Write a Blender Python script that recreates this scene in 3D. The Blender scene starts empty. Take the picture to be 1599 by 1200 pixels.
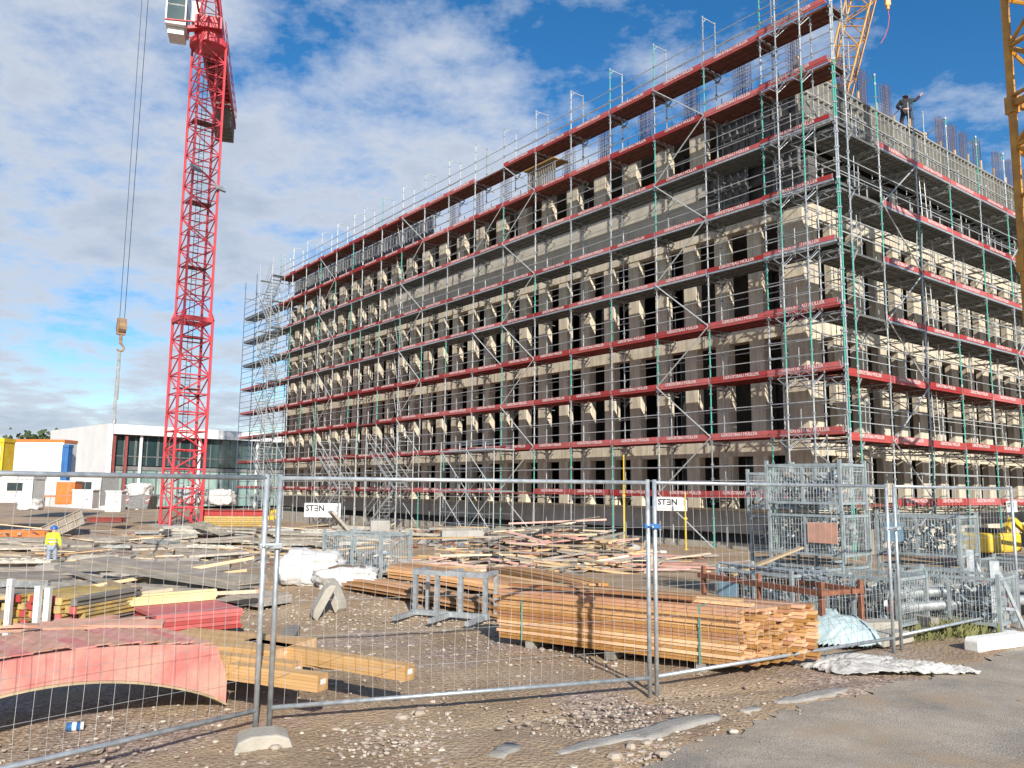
import bpy, math, random
from mathutils import Vector, Matrix, Euler
rnd = random.Random(7)
R = math.radians
C = bpy.context.scene.collection
scene = bpy.context.scene

# ---------------------------------------------------------------- camera
EYE = 1.9
PITCH, ROLL, FPX = 0.1277, 0.0092, 1261.8
cp, sp, cr, sr = math.cos(PITCH), math.sin(PITCH), math.cos(ROLL), math.sin(ROLL)
FW = Vector((0, cp, sp)); r0 = Vector((1, 0, 0)); u0 = Vector((0, -sp, cp))
RT = cr*r0 + sr*u0; UP = -sr*r0 + cr*u0
cam_d = bpy.data.cameras.new('camera'); cam = bpy.data.objects.new('camera', cam_d); C.objects.link(cam)
cam.matrix_world = Matrix(((RT.x, UP.x, -FW.x, 0), (RT.y, UP.y, -FW.y, 0), (RT.z, UP.z, -FW.z, EYE), (0, 0, 0, 1)))
cam_d.sensor_width = 36; cam_d.lens = FPX/1599*36; cam_d.clip_start = .05; cam_d.clip_end = 3000
scene.camera = cam

# ---------------------------------------------------------------- sun + sky
SUN_EL, SUN_AZ = 27.5, 15.5      # light travels SUN_AZ degrees left of straight ahead
to_sun = Vector((math.sin(R(SUN_AZ))*math.cos(R(SUN_EL)), -math.cos(R(SUN_AZ))*math.cos(R(SUN_EL)), math.sin(R(SUN_EL))))
sd = bpy.data.lights.new('sun', 'SUN'); sd.energy = 5.0; sd.angle = R(.5); sd.color = (1, .93, .82)
so = bpy.data.objects.new('sun', sd); C.objects.link(so); so.rotation_euler = to_sun.to_track_quat('Z', 'Y').to_euler()
world = bpy.data.worlds.new('World'); scene.world = world; world.use_nodes = True
nt = world.node_tree; nt.nodes.clear()
def N(t, ty, **kw):
    n = t.nodes.new(ty)
    for k, v in kw.items(): setattr(n, k, v)
    return n
L = nt.links.new
sky = N(nt, 'ShaderNodeTexSky'); sky.sky_type = 'NISHITA'; sky.sun_disc = False
sky.sun_elevation = R(SUN_EL); sky.sun_rotation = math.atan2(to_sun.x, to_sun.y)
sky.air_density = 1.0; sky.dust_density = .3; sky.ozone_density = 3.0
geo = N(nt, 'ShaderNodeTexCoord')
sep = N(nt, 'ShaderNodeSeparateXYZ'); L(geo.outputs['Generated'], sep.inputs[0])
mz = N(nt, 'ShaderNodeMath', operation='MAXIMUM'); L(sep.outputs['Z'], mz.inputs[0]); mz.inputs[1].default_value = 0.0
az_ = N(nt, 'ShaderNodeMath', operation='ADD'); L(mz.outputs[0], az_.inputs[0]); az_.inputs[1].default_value = .16
dx = N(nt, 'ShaderNodeMath', operation='DIVIDE'); L(sep.outputs['X'], dx.inputs[0]); L(az_.outputs[0], dx.inputs[1])
dy = N(nt, 'ShaderNodeMath', operation='DIVIDE'); L(sep.outputs['Y'], dy.inputs[0]); L(az_.outputs[0], dy.inputs[1])
comb = N(nt, 'ShaderNodeCombineXYZ'); L(dx.outputs[0], comb.inputs[0]); L(dy.outputs[0], comb.inputs[1])
comb.inputs[2].default_value = 4.3
n1 = N(nt, 'ShaderNodeTexNoise'); n1.inputs['Scale'].default_value = 1.9; n1.inputs['Detail'].default_value = 9; n1.inputs['Roughness'].default_value = .58
n1.inputs['Distortion'].default_value = .15
L(comb.outputs[0], n1.inputs['Vector'])
n2 = N(nt, 'ShaderNodeTexNoise'); n2.inputs['Scale'].default_value = 7.5; n2.inputs['Detail'].default_value = 6; n2.inputs['Roughness'].default_value = .62
L(comb.outputs[0], n2.inputs['Vector'])
# more cloud to the left and low down, clear to the upper right
bx_ = N(nt, 'ShaderNodeMath', operation='MULTIPLY'); L(sep.outputs['X'], bx_.inputs[0]); bx_.inputs[1].default_value = -.09
bz_ = N(nt, 'ShaderNodeMath', operation='MULTIPLY'); L(sep.outputs['Z'], bz_.inputs[0]); bz_.inputs[1].default_value = -.24
ad = N(nt, 'ShaderNodeMath', operation='ADD'); L(bx_.outputs[0], ad.inputs[0]); L(bz_.outputs[0], ad.inputs[1])
m2 = N(nt, 'ShaderNodeMath', operation='MULTIPLY'); L(n2.outputs['Fac'], m2.inputs[0]); m2.inputs[1].default_value = .46
ad2 = N(nt, 'ShaderNodeMath', operation='ADD'); L(n1.outputs['Fac'], ad2.inputs[0]); L(m2.outputs[0], ad2.inputs[1])
ad3 = N(nt, 'ShaderNodeMath', operation='ADD'); L(ad2.outputs[0], ad3.inputs[0]); L(ad.outputs[0], ad3.inputs[1])
cr1 = N(nt, 'ShaderNodeValToRGB'); cr1.color_ramp.elements[0].position = .555; cr1.color_ramp.elements[1].position = .77
cr1.color_ramp.elements[0].color = (0, 0, 0, 1); cr1.color_ramp.elements[1].color = (.92, .92, .92, 1)
L(ad3.outputs[0], cr1.inputs[0])
cr2 = N(nt, 'ShaderNodeValToRGB'); cr2.color_ramp.elements[0].position = .66; cr2.color_ramp.elements[1].position = .94
cr2.color_ramp.elements[0].color = (8.2, 8.8, 9.8, 1); cr2.color_ramp.elements[1].color = (5.4, 6.2, 7.6, 1)
L(ad3.outputs[0], cr2.inputs[0])
hs = N(nt, 'ShaderNodeHueSaturation'); hs.inputs['Saturation'].default_value = 1.32; hs.inputs['Value'].default_value = 1.7
L(sky.outputs[0], hs.inputs['Color'])
mx = N(nt, 'ShaderNodeMixRGB'); L(cr1.outputs[0], mx.inputs[0]); L(hs.outputs[0], mx.inputs[1]); L(cr2.outputs[0], mx.inputs[2])
bg = N(nt, 'ShaderNodeBackground'); bg.inputs[1].default_value = .064; L(mx.outputs[0], bg.inputs[0])
wo = N(nt, 'ShaderNodeOutputWorld'); L(bg.outputs[0], wo.inputs[0])
scene.view_settings.view_transform = 'Standard'; scene.view_settings.look = 'None'
scene.view_settings.exposure = 0.45; scene.view_settings.gamma = 1

# ---------------------------------------------------------------- materials
M = {}
def mat(name, c1, c2=None, rough=.7, metal=0., scale=8., bump=.0, bscale=None, detail=5, stretch=None, spec=None, pos=(.35, .65), alpha=None, trans=0.):
    m = bpy.data.materials.new(name); m.use_nodes = True; t = m.node_tree
    b = t.nodes['Principled BSDF']; b.inputs['Roughness'].default_value = rough; b.inputs['Metallic'].default_value = metal
    if spec is not None: b.inputs['Specular IOR Level'].default_value = spec
    tc = N(t, 'ShaderNodeTexCoord'); mp = N(t, 'ShaderNodeMapping'); t.links.new(tc.outputs['Object'], mp.inputs[0])
    if stretch: mp.inputs['Scale'].default_value = stretch
    no = N(t, 'ShaderNodeTexNoise'); no.inputs['Scale'].default_value = scale; no.inputs['Detail'].default_value = detail; no.inputs['Roughness'].default_value = .6
    t.links.new(mp.outputs[0], no.inputs['Vector'])
    if c2 is None: c2 = tuple(v*.75 for v in c1)
    var = {'toe': .3, 'woo': .42, 'pan': .3, 'gal': .15, 'for': .25, 'dec': .25, 'whi': .08, 'gla': .2}.get(name[:3], 0)
    rp = N(t, 'ShaderNodeValToRGB'); rp.color_ramp.elements[0].position = pos[0]; rp.color_ramp.elements[1].position = pos[1]
    rp.color_ramp.elements[0].color = (*c2, 1); rp.color_ramp.elements[1].color = (*c1, 1)
    t.links.new(no.outputs['Fac'], rp.inputs[0])
    if var and name != 'glass_pale':
        oi = N(t, 'ShaderNodeObjectInfo'); mr = N(t, 'ShaderNodeMapRange'); mr.inputs['To Min'].default_value = 1-var; mr.inputs['To Max'].default_value = 1+var*.6
        t.links.new(oi.outputs['Random'], mr.inputs['Value']); hv = N(t, 'ShaderNodeHueSaturation'); t.links.new(mr.outputs[0], hv.inputs['Value'])
        mr2 = N(t, 'ShaderNodeMapRange'); mr2.inputs['To Min'].default_value = 1.05; mr2.inputs['To Max'].default_value = 1-var*.6
        t.links.new(oi.outputs['Random'], mr2.inputs['Value']); t.links.new(mr2.outputs[0], hv.inputs['Saturation'])
        t.links.new(rp.outputs[0], hv.inputs['Color']); t.links.new(hv.outputs[0], b.inputs['Base Color'])
    else: t.links.new(rp.outputs[0], b.inputs['Base Color'])
    if bump:
        bn = N(t, 'ShaderNodeBump'); bn.inputs['Strength'].default_value = bump; bn.inputs['Distance'].default_value = .02
        n2 = N(t, 'ShaderNodeTexNoise'); n2.inputs['Scale'].default_value = bscale or scale*4; n2.inputs['Detail'].default_value = 6
        t.links.new(mp.outputs[0], n2.inputs['Vector']); t.links.new(n2.outputs['Fac'], bn.inputs['Height']); t.links.new(bn.outputs[0], b.inputs['Normal'])
    if alpha is not None: b.inputs['Alpha'].default_value = alpha
    if trans: b.inputs['Transmission Weight'].default_value = trans
    M[name] = m; return m
mat('galv', (.56, .60, .62), (.35, .39, .42), rough=.42, metal=.55, scale=14)
mat('galv_old', (.42, .44, .44), (.22, .24, .25), rough=.55, metal=.4, scale=9)
mat('teal_paint', (.06, .42, .33), (.10, .30, .26), rough=.45, scale=10)
mat('white_tube', (.66, .68, .67), (.42, .45, .45), rough=.4, metal=.35, scale=10)
mat('blue_steel', (.10, .17, .28), (.06, .10, .17), rough=.5, metal=.3, scale=10)
mat('toe_red', (.50, .035, .032), (.34, .05, .045), rough=.6, scale=7)
mat('deck_red', (.30, .045, .035), (.20, .035, .03), rough=.75, scale=3)
mat('ply_under', (.20, .075, .05), (.13, .05, .035), rough=.8, scale=2.5)
mat('deck_steel', (.24, .25, .24), (.13, .135, .13), rough=.55, metal=.35, scale=5, stretch=(14, 1, 1))
mat('letter_white', (.75, .74, .72), (.62, .61, .6), rough=.6)
mat('cream', (.64, .58, .46), (.52, .47, .38), rough=.85, scale=1.3, bump=.15, bscale=22)
t_ = M['cream'].node_tree; b_ = t_.nodes['Principled BSDF']; rr_ = [x for x in t_.nodes if x.type == 'VALTORGB'][0]; tc_ = [x for x in t_.nodes if x.type == 'TEX_COORD'][0]
wv = N(t_, 'ShaderNodeTexNoise'); mp_ = N(t_, 'ShaderNodeMapping'); mp_.inputs['Scale'].default_value = (5, 5, .5); wv.inputs['Scale'].default_value = 1.6; wv.inputs['Detail'].default_value = 6
t_.links.new(tc_.outputs['Object'], mp_.inputs[0]); t_.links.new(mp_.outputs[0], wv.inputs['Vector'])
r_s = N(t_, 'ShaderNodeValToRGB'); r_s.color_ramp.elements[0].position = .36; r_s.color_ramp.elements[1].position = .56; r_s.color_ramp.elements[0].color = (.68, .66, .64, 1); r_s.color_ramp.elements[1].color = (1, 1, 1, 1)
t_.links.new(wv.outputs['Fac'], r_s.inputs[0]); mu_ = N(t_, 'ShaderNodeMixRGB', blend_type='MULTIPLY'); mu_.inputs[0].default_value = .8
t_.links.new(rr_.outputs[0], mu_.inputs[1]); t_.links.new(r_s.outputs[0], mu_.inputs[2]); t_.links.new(mu_.outputs[0], b_.inputs['Base Color'])
mat('concrete', (.40, .39, .37), (.29, .285, .27), rough=.9, scale=1.6, bump=.3, bscale=18)
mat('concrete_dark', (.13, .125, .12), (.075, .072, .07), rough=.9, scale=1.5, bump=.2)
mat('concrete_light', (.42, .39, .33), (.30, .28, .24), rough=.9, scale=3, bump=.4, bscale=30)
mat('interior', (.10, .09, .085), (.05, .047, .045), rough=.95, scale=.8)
mat('rust', (.30, .11, .055), (.16, .06, .035), rough=.85, scale=14, bump=.3)
mat('rebar', (.16, .12, .14), (.10, .075, .09), rough=.7, metal=.2, scale=8)
mat('crane_red', (.62, .06, .08), (.42, .045, .055), rough=.55, scale=1.2, detail=9)
mat('crane_dark', (.17, .035, .035), (.10, .03, .03), rough=.6, scale=3)
mat('crane_yellow', (.60, .30, .035), (.36, .17, .03), rough=.45, scale=2)
mat('yellow', (.75, .52, .03), (.60, .40, .03), rough=.5, scale=4)
mat('weight', (.16, .15, .12), (.10, .095, .08), rough=.9, scale=3)
mat('glass_dark', (.03, .05, .055), (.02, .03, .035), rough=.08, spec=.8)
mat('glass_green', (.055, .10, .10), (.02, .045, .05), rough=.08, spec=.8, scale=.25)
mat('glass_pale', (.34, .46, .42), (.16, .27, .25), rough=.1, spec=.7, scale=.3)
mat('white_wall', (.78, .78, .77), (.70, .70, .70), rough=.7, scale=.6)
mat('white_paint', (.72, .72, .70), (.58, .58, .56), rough=.6, scale=4)
mat('orange', (.75, .20, .04), (.60, .16, .04), rough=.5, scale=3)
mat('blue', (.04, .16, .42), (.03, .12, .32), rough=.5, scale=3)
mat('grey_paint', (.22, .22, .22), (.14, .14, .14), rough=.6, scale=5)
mat('wood_orange', (.64, .34, .105), (.44, .205, .055), rough=.75, scale=1.6, stretch=(1, 9, 14), bump=.3, bscale=6)
mat('wood_amber', (.42, .21, .065), (.26, .12, .04), rough=.75, scale=1.6, stretch=(1, 9, 14), bump=.3, bscale=6)
mat('wood_fresh', (.64, .42, .19), (.50, .30, .12), rough=.7, scale=1.6, stretch=(1, 9, 14), bump=.2, bscale=6)
mat('wood_red', (.56, .28, .13), (.42, .19, .09), rough=.75, scale=1.6, stretch=(1, 9, 14), bump=.2, bscale=6)
mat('wood_end', (.64, .37, .14), (.44, .24, .09), rough=.8, scale=20)
mat('wood_pale', (.66, .52, .33), (.46, .34, .20), rough=.8, scale=2, stretch=(1, 8, 8))
mat('wood_grey', (.33, .30, .26), (.20, .18, .155), rough=.85, scale=2.5, stretch=(1, 7, 7), bump=.2)
mat('wood_pink', (.62, .33, .26), (.45, .22, .17), rough=.8, scale=2.5)
mat('panel_grey', (.50, .46, .38), (.30, .28, .24), rough=.8, scale=3, bump=.2)
mat('panel_face', (.40, .34, .27), (.24, .20, .16), rough=.8, scale=2.5)
mat('pink_form', (.52, .17, .15), (.58, .32, .25), rough=.7, scale=2.6, pos=(.38, .62), bump=.2)
mat('pink_worn', (.60, .33, .25), (.44, .24, .16), rough=.8, scale=4)
mat('form_red', (.52, .06, .055), (.36, .07, .06), rough=.65, scale=9)
mat('form_yellow', (.58, .38, .07), (.32, .24, .11), rough=.75, scale=9)
mat('beam_yellow', (.70, .60, .32), (.56, .47, .25), rough=.6, scale=4)
mat('bag_white', (.62, .61, .59), (.48, .475, .465), rough=.75, scale=5, bump=.5, bscale=7)
mat('film', (.62, .61, .58), (.40, .385, .36), rough=.25, scale=5, bump=.8, bscale=14, spec=.8, alpha=.82)
mat('tarp_blue', (.40, .50, .51), (.29, .38, .40), rough=.45, scale=3, bump=.6, bscale=7)
mat('foam', (.80, .79, .74), (.72, .71, .66), rough=.9, scale=6, bump=.3)
mat('skin', (.55, .33, .24), (.48, .28, .20), rough=.6)
mat('hivis', (.72, .85, .04), (.60, .72, .04), rough=.8, scale=6, bump=.3)
mat('jeans', (.30, .36, .45), (.22, .27, .35), rough=.9, scale=8)
mat('dark_cloth', (.035, .035, .045), (.02, .02, .025), rough=.9)
mat('helmet_blue', (.02, .13, .50), (.02, .10, .42), rough=.35)
mat('hair', (.05, .03, .02), rough=.8)
mat('rope', (.05, .05, .055), rough=.6, metal=.3)
mat('strap_green', (.10, .35, .28), rough=.6)
mat('soil', (.20, .145, .10), (.12, .09, .06), rough=1, scale=5, bump=.6)
mat('bark', (.10, .075, .05), (.05, .04, .03), rough=.95, scale=10)
mat('leaf', (.07, .10, .035), (.03, .055, .02), rough=.8, scale=3)
mat('grass', (.20, .19, .07), (.12, .13, .045), rough=.9, scale=4)
mat('stone', (.40, .34, .28), (.30, .25, .20), rough=.9, scale=4, bump=.2)
mat('stone_b', (.56, .50, .42), (.40, .35, .29), rough=.9, scale=4, bump=.2)
mat('stone_c', (.34, .26, .21), (.24, .18, .15), rough=.9, scale=4, bump=.2)

# ---------------------------------------------------------------- mesh builder
class MB:
    def __init__(s): s.v = []; s.f = []; s.m = []
    def add(s, vs, fs, mi=0):
        o = len(s.v); s.v += [tuple(p) for p in vs]
        for f in fs: s.f.append(tuple(i+o for i in f)); s.m.append(mi)
    def box(s, c, d, mi=0, rot=None):
        x, y, z = d[0]/2, d[1]/2, d[2]/2
        vs = [Vector((a*x, b*y, e*z)) for e in (-1, 1) for b in (-1, 1) for a in (-1, 1)]
        if rot is not None:
            r = Euler(rot).to_matrix() if not isinstance(rot, Matrix) else rot
            vs = [r @ p for p in vs]
        c = Vector(c); s.add([p+c for p in vs], [(0, 2, 3, 1), (4, 5, 7, 6), (0, 1, 5, 4), (2, 6, 7, 3), (0, 4, 6, 2), (1, 3, 7, 5)], mi)
    def bb(s, a, b, mi=0):
        s.box([(a[i]+b[i])/2 for i in range(3)], [abs(b[i]-a[i]) for i in range(3)], mi)
    def bar(s, p, q, w, h, mi=0):
        p, q = Vector(p), Vector(q); d = q-p
        if d.length < 1e-6: return
        r = d.to_track_quat('X', 'Z').to_matrix(); s.box((p+q)/2, (d.length, w, h), mi, r)
    def tube(s, p, q, r, n=6, mi=0, r2=None, cap=True):
        p, q = Vector(p), Vector(q); d = q-p
        if d.length < 1e-6: return
        R_ = d.to_track_quat('Z', 'Y').to_matrix(); r2 = r if r2 is None else r2
        vs = [p+R_ @ Vector((r*math.cos(2*math.pi*i/n), r*math.sin(2*math.pi*i/n), 0)) for i in range(n)]
        vs += [q+R_ @ Vector((r2*math.cos(2*math.pi*i/n), r2*math.sin(2*math.pi*i/n), 0)) for i in range(n)]
        fs = [(i, (i+1) % n, n+(i+1) % n, n+i) for i in range(n)]
        if cap: fs += [tuple(range(n-1, -1, -1)), tuple(range(n, 2*n))]
        s.add(vs, fs, mi)
    def path(s, pts, r, n=6, mi=0):
        for a, b in zip(pts, pts[1:]): s.tube(a, b, r, n, mi)
    def prism(s, poly, y0, y1, mi=0, axis='y'):
        n = len(poly)
        def P3(p, y): return (p[0], y, p[1]) if axis == 'y' else (p[0], p[1], y)
        s.add([P3(p, y0) for p in poly]+[P3(p, y1) for p in poly],
              [tuple(range(n)), tuple(range(2*n-1, n-1, -1))]+[(i, i+n, (i+1) % n+n, (i+1) % n) for i in range(n)], mi)
    def mesh(s, name, mats, smooth=False):
        me = bpy.data.meshes.new(name); me.from_pydata(s.v, [], s.f)
        for m in (mats if isinstance(mats, (list, tuple)) else [mats]): me.materials.append(M[m])
        me.polygons.foreach_set('material_index', s.m)
        if smooth: me.polygons.foreach_set('use_smooth', [True]*len(s.f))
        me.update(); return me
    def build(s, name, mats, parent=None, loc=None, rot=None, smooth=False, bevel=0):
        return link(name, s.mesh(name, mats, smooth), parent, loc, rot, bevel)
def link(name, me, parent=None, loc=None, rot=None, bevel=0):
    o = bpy.data.objects.new(name, me); C.objects.link(o)
    if parent: o.parent = parent
    if loc is not None: o.location = loc
    if rot is not None: o.rotation_euler = rot
    if bevel:
        b = o.modifiers.new('b', 'BEVEL'); b.width = bevel; b.segments = 2; b.limit_method = 'ANGLE'
    return o
def tag(o, label=None, cat=None, group=None, kind=None):
    if label: o['label'] = label
    if cat: o['category'] = cat
    if group: o['group'] = group
    if kind: o['kind'] = kind
    return o
def T(name, label, cat, loc=(0, 0, 0), rz=0, group=None):
    o = bpy.data.objects.new(name, None); C.objects.link(o); o.location = loc; o.rotation_euler = (0, 0, rz)
    o.empty_display_size = .2
    return tag(o, label, cat, group)
def dup(root, loc, rot, label=None, group=None):
    def cpy(o, par):
        c = o.copy(); C.objects.link(c)
        if par: c.parent = par
        for ch in list(o.children): cpy(ch, c)
        return c
    r = cpy(root, None); r.location = loc; r.rotation_euler = rot if isinstance(rot, (tuple, Euler)) else (0, 0, rot)
    if label: r['label'] = label
    if group: r['group'] = group
    return r
def text_mesh(body, size, mname, extr=.002, align='CENTER', bold=0.):
    cu = bpy.data.curves.new('txt', 'FONT'); cu.body = body; cu.size = size; cu.extrude = extr; cu.align_x = align; cu.align_y = 'CENTER'
    cu.resolution_u = 2; cu.offset = bold
    o = bpy.data.objects.new('txt', cu); C.objects.link(o)
    dg = bpy.context.evaluated_depsgraph_get(); me = bpy.data.meshes.new_from_object(o.evaluated_get(dg))
    bpy.data.objects.remove(o); bpy.data.curves.remove(cu)
    me.materials.clear(); me.materials.append(M[mname]); return me

# ---------------------------------------------------------------- terrain
def ss(x, a, b):
    t = max(0., min(1., (x-a)/(b-a))); return t*t*(3-2*t)
def hgt(x, y):
    h = -.2*ss(y, 12, 24)
    h -= 1.45*ss(y, 9, 30)*ss(-x, 2, 15)*(1-.65*ss(y, 38, 52))
    h += .38*math.exp(-((x+3.2)**2/14+(y-14.6)**2/4.5))
    h += .22*math.exp(-((x+9)**2/18+(y-19)**2/6))
    h += .95*math.exp(-((x+26)**2/5+(y-44.5)**2/4))+.8*math.exp(-((x+23.4)**2/3+(y-48.5)**2/4))+.5*math.exp(-((x+15)**2/8+(y-47)**2/3))
    return h
def ray(px, py):
    d = FW + RT*((px-799.5)/FPX) - UP*((py-600)/FPX); return d
def P(px, py, dz=0.):                       # ground point seen at a pixel of the photograph
    d = ray(px, py); t = 1.
    while t < 400:
        p = Vector((0, 0, EYE))+d*t
        if p.z-dz <= hgt(p.x, p.y): break
        t += .02*max(1, t*.06)
    return p
def PD(px, py, Y):                          # point at a given distance ahead
    d = ray(px, py); return Vector((0, 0, EYE))+d*(Y/d.y)

ROAD = [P(940, 1215), P(1010, 1185), P(1130, 1145), P(1230, 1108), P(1330, 1085), P(1420, 1062), P(1530, 1030), P(1620, 1000), P(1800, 948)]
def road_side(x, y):                         # metres inside the road (positive) from its broken edge
    best = -9.
    for a, b in zip(ROAD, ROAD[1:]):
        d = (b-a).to_2d(); t = ((x-a.x)*d.x+(y-a.y)*d.y)/d.length_squared
        if (a is ROAD[0] or t >= 0) and (b is ROAD[-1] or t <= 1.0):
            v = ((x-a.x)*d.y-(y-a.y)*d.x)/d.length
            if best == -9. or abs(v) < abs(best): best = v
    return best
def build_ground():
    xs = []; x = -400.
    def axis(lo, hi, fine_lo, fine_hi, f):
        a = []; v = fine_lo
        while v < fine_hi: a.append(v); v += f
        g = f; v = fine_hi
        while v < hi: a.append(v); g *= 1.18; v += g
        a.append(hi); g = f; v = fine_lo-f
        while v > lo: a.insert(0, v); g *= 1.18; v -= g
        a.insert(0, lo); return a
    xs = axis(-900, 900, -9, 9, .09); ys = axis(-60, 1500, 3.5, 14, .09)
    from mathutils import noise
    vs = []
    for y in ys:
        for x in xs:
            z = hgt(x, y)
            near = 1 if abs(x) < 60 and y < 90 else 0
            if near:
                rs = road_side(x, y) if y < 14 else -9
                rough = 1-.95*ss(rs, -.25, .15)
                z += (noise.noise((x*.9, y*.9, 0))*.035+noise.noise((x*4, y*4, 3))*.016+noise.noise((x*13, y*13, 5))*.007)*rough
                z -= .05*ss(rs, -.1, .2)
                for c0 in (-1.15, .35):
                    u_ = (x+.4)*.42-(y-6.3)*.9+c0+.12*math.sin(x*.9); z -= .028*math.exp(-(u_/.13)**2)*ss(x, -1.5, .5)*rough
                if y > 15: z += noise.noise((x*.35, y*.35, 9))*.16*ss(y, 15, 25)*(1-ss(x-(y-24)*-.9, 3, 8))
            vs.append((x, y, z))
    nx = len(xs); fs = []
    for j in range(len(ys)-1):
        for i in range(nx-1): fs.append((j*nx+i, j*nx+i+1, (j+1)*nx+i+1, (j+1)*nx+i))
    me = bpy.data.meshes.new('ground'); me.from_pydata(vs, [], fs); me.polygons.foreach_set('use_smooth', [True]*len(fs))
    m = bpy.data.materials.new('ground_dirt'); m.use_nodes = True; t = m.node_tree; b = t.nodes['Principled BSDF']; b.inputs['Roughness'].default_value = .95
    tc = N(t, 'ShaderNodeTexCoord'); l = t.links.new
    def noi(s, d=6, r=.6):
        n = N(t, 'ShaderNodeTexNoise'); n.inputs['Scale'].default_value = s; n.inputs['Detail'].default_value = d; n.inputs['Roughness'].default_value = r; l(tc.outputs['Object'], n.inputs['Vector']); return n
    def ramp(src, pts):
        r = N(t, 'ShaderNodeValToRGB'); e = r.color_ramp.elements
        while len(e) < len(pts): e.new(.5)
        for k, (p, c) in enumerate(pts): e[k].position = p; e[k].color = (*c, 1) if len(c) == 3 else c
        l(src, r.inputs[0]); return r
    a = ramp(noi(.55, 8).outputs['Fac'], [(.3, (.23, .155, .095)), (.5, (.36, .26, .165)), (.7, (.46, .355, .24))])
    g = ramp(noi(45, 4, .7).outputs['Fac'], [(.36, (.6, .57, .55)), (.52, (1., 1., 1.)), (.66, (1.35, 1.32, 1.25))])
    vo = N(t, 'ShaderNodeTexVoronoi'); vo.inputs['Scale'].default_value = 26; l(tc.outputs['Object'], vo.inputs['Vector'])
    gr = ramp(vo.outputs['Color'], [(.2, (.20, .14, .115)), (.5, (.34, .26, .215)), (.85, (.50, .42, .36))])
    mk = ramp(noi(.38, 5).outputs['Fac'], [(.50, (0, 0, 0)), (.60, (.85, .85, .85))])
    mm = N(t, 'ShaderNodeMixRGB'); l(mk.outputs[0], mm.inputs[0]); l(a.outputs[0], mm.inputs[1]); l(gr.outputs[0], mm.inputs[2])
    mu = N(t, 'ShaderNodeMixRGB', blend_type='MULTIPLY'); mu.inputs[0].default_value = .75; l(mm.outputs[0], mu.inputs[1]); l(g.outputs[0], mu.inputs[2])
    l(mu.outputs[0], b.inputs['Base Color'])
    bn = N(t, 'ShaderNodeBump'); bn.inputs['Strength'].default_value = .8; bn.inputs['Distance'].default_value = .02
    ma = N(t, 'ShaderNodeMath', operation='ADD'); l(noi(30, 8, .7).outputs['Fac'], ma.inputs[0]); l(vo.outputs['Distance'], ma.inputs[1])
    l(ma.outputs[0], bn.inputs['Height']); l(bn.outputs[0], b.inputs['Normal'])
    me.materials.append(m); o = bpy.data.objects.new('ground', me); C.objects.link(o); tag(o, kind='structure')
build_ground()

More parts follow.
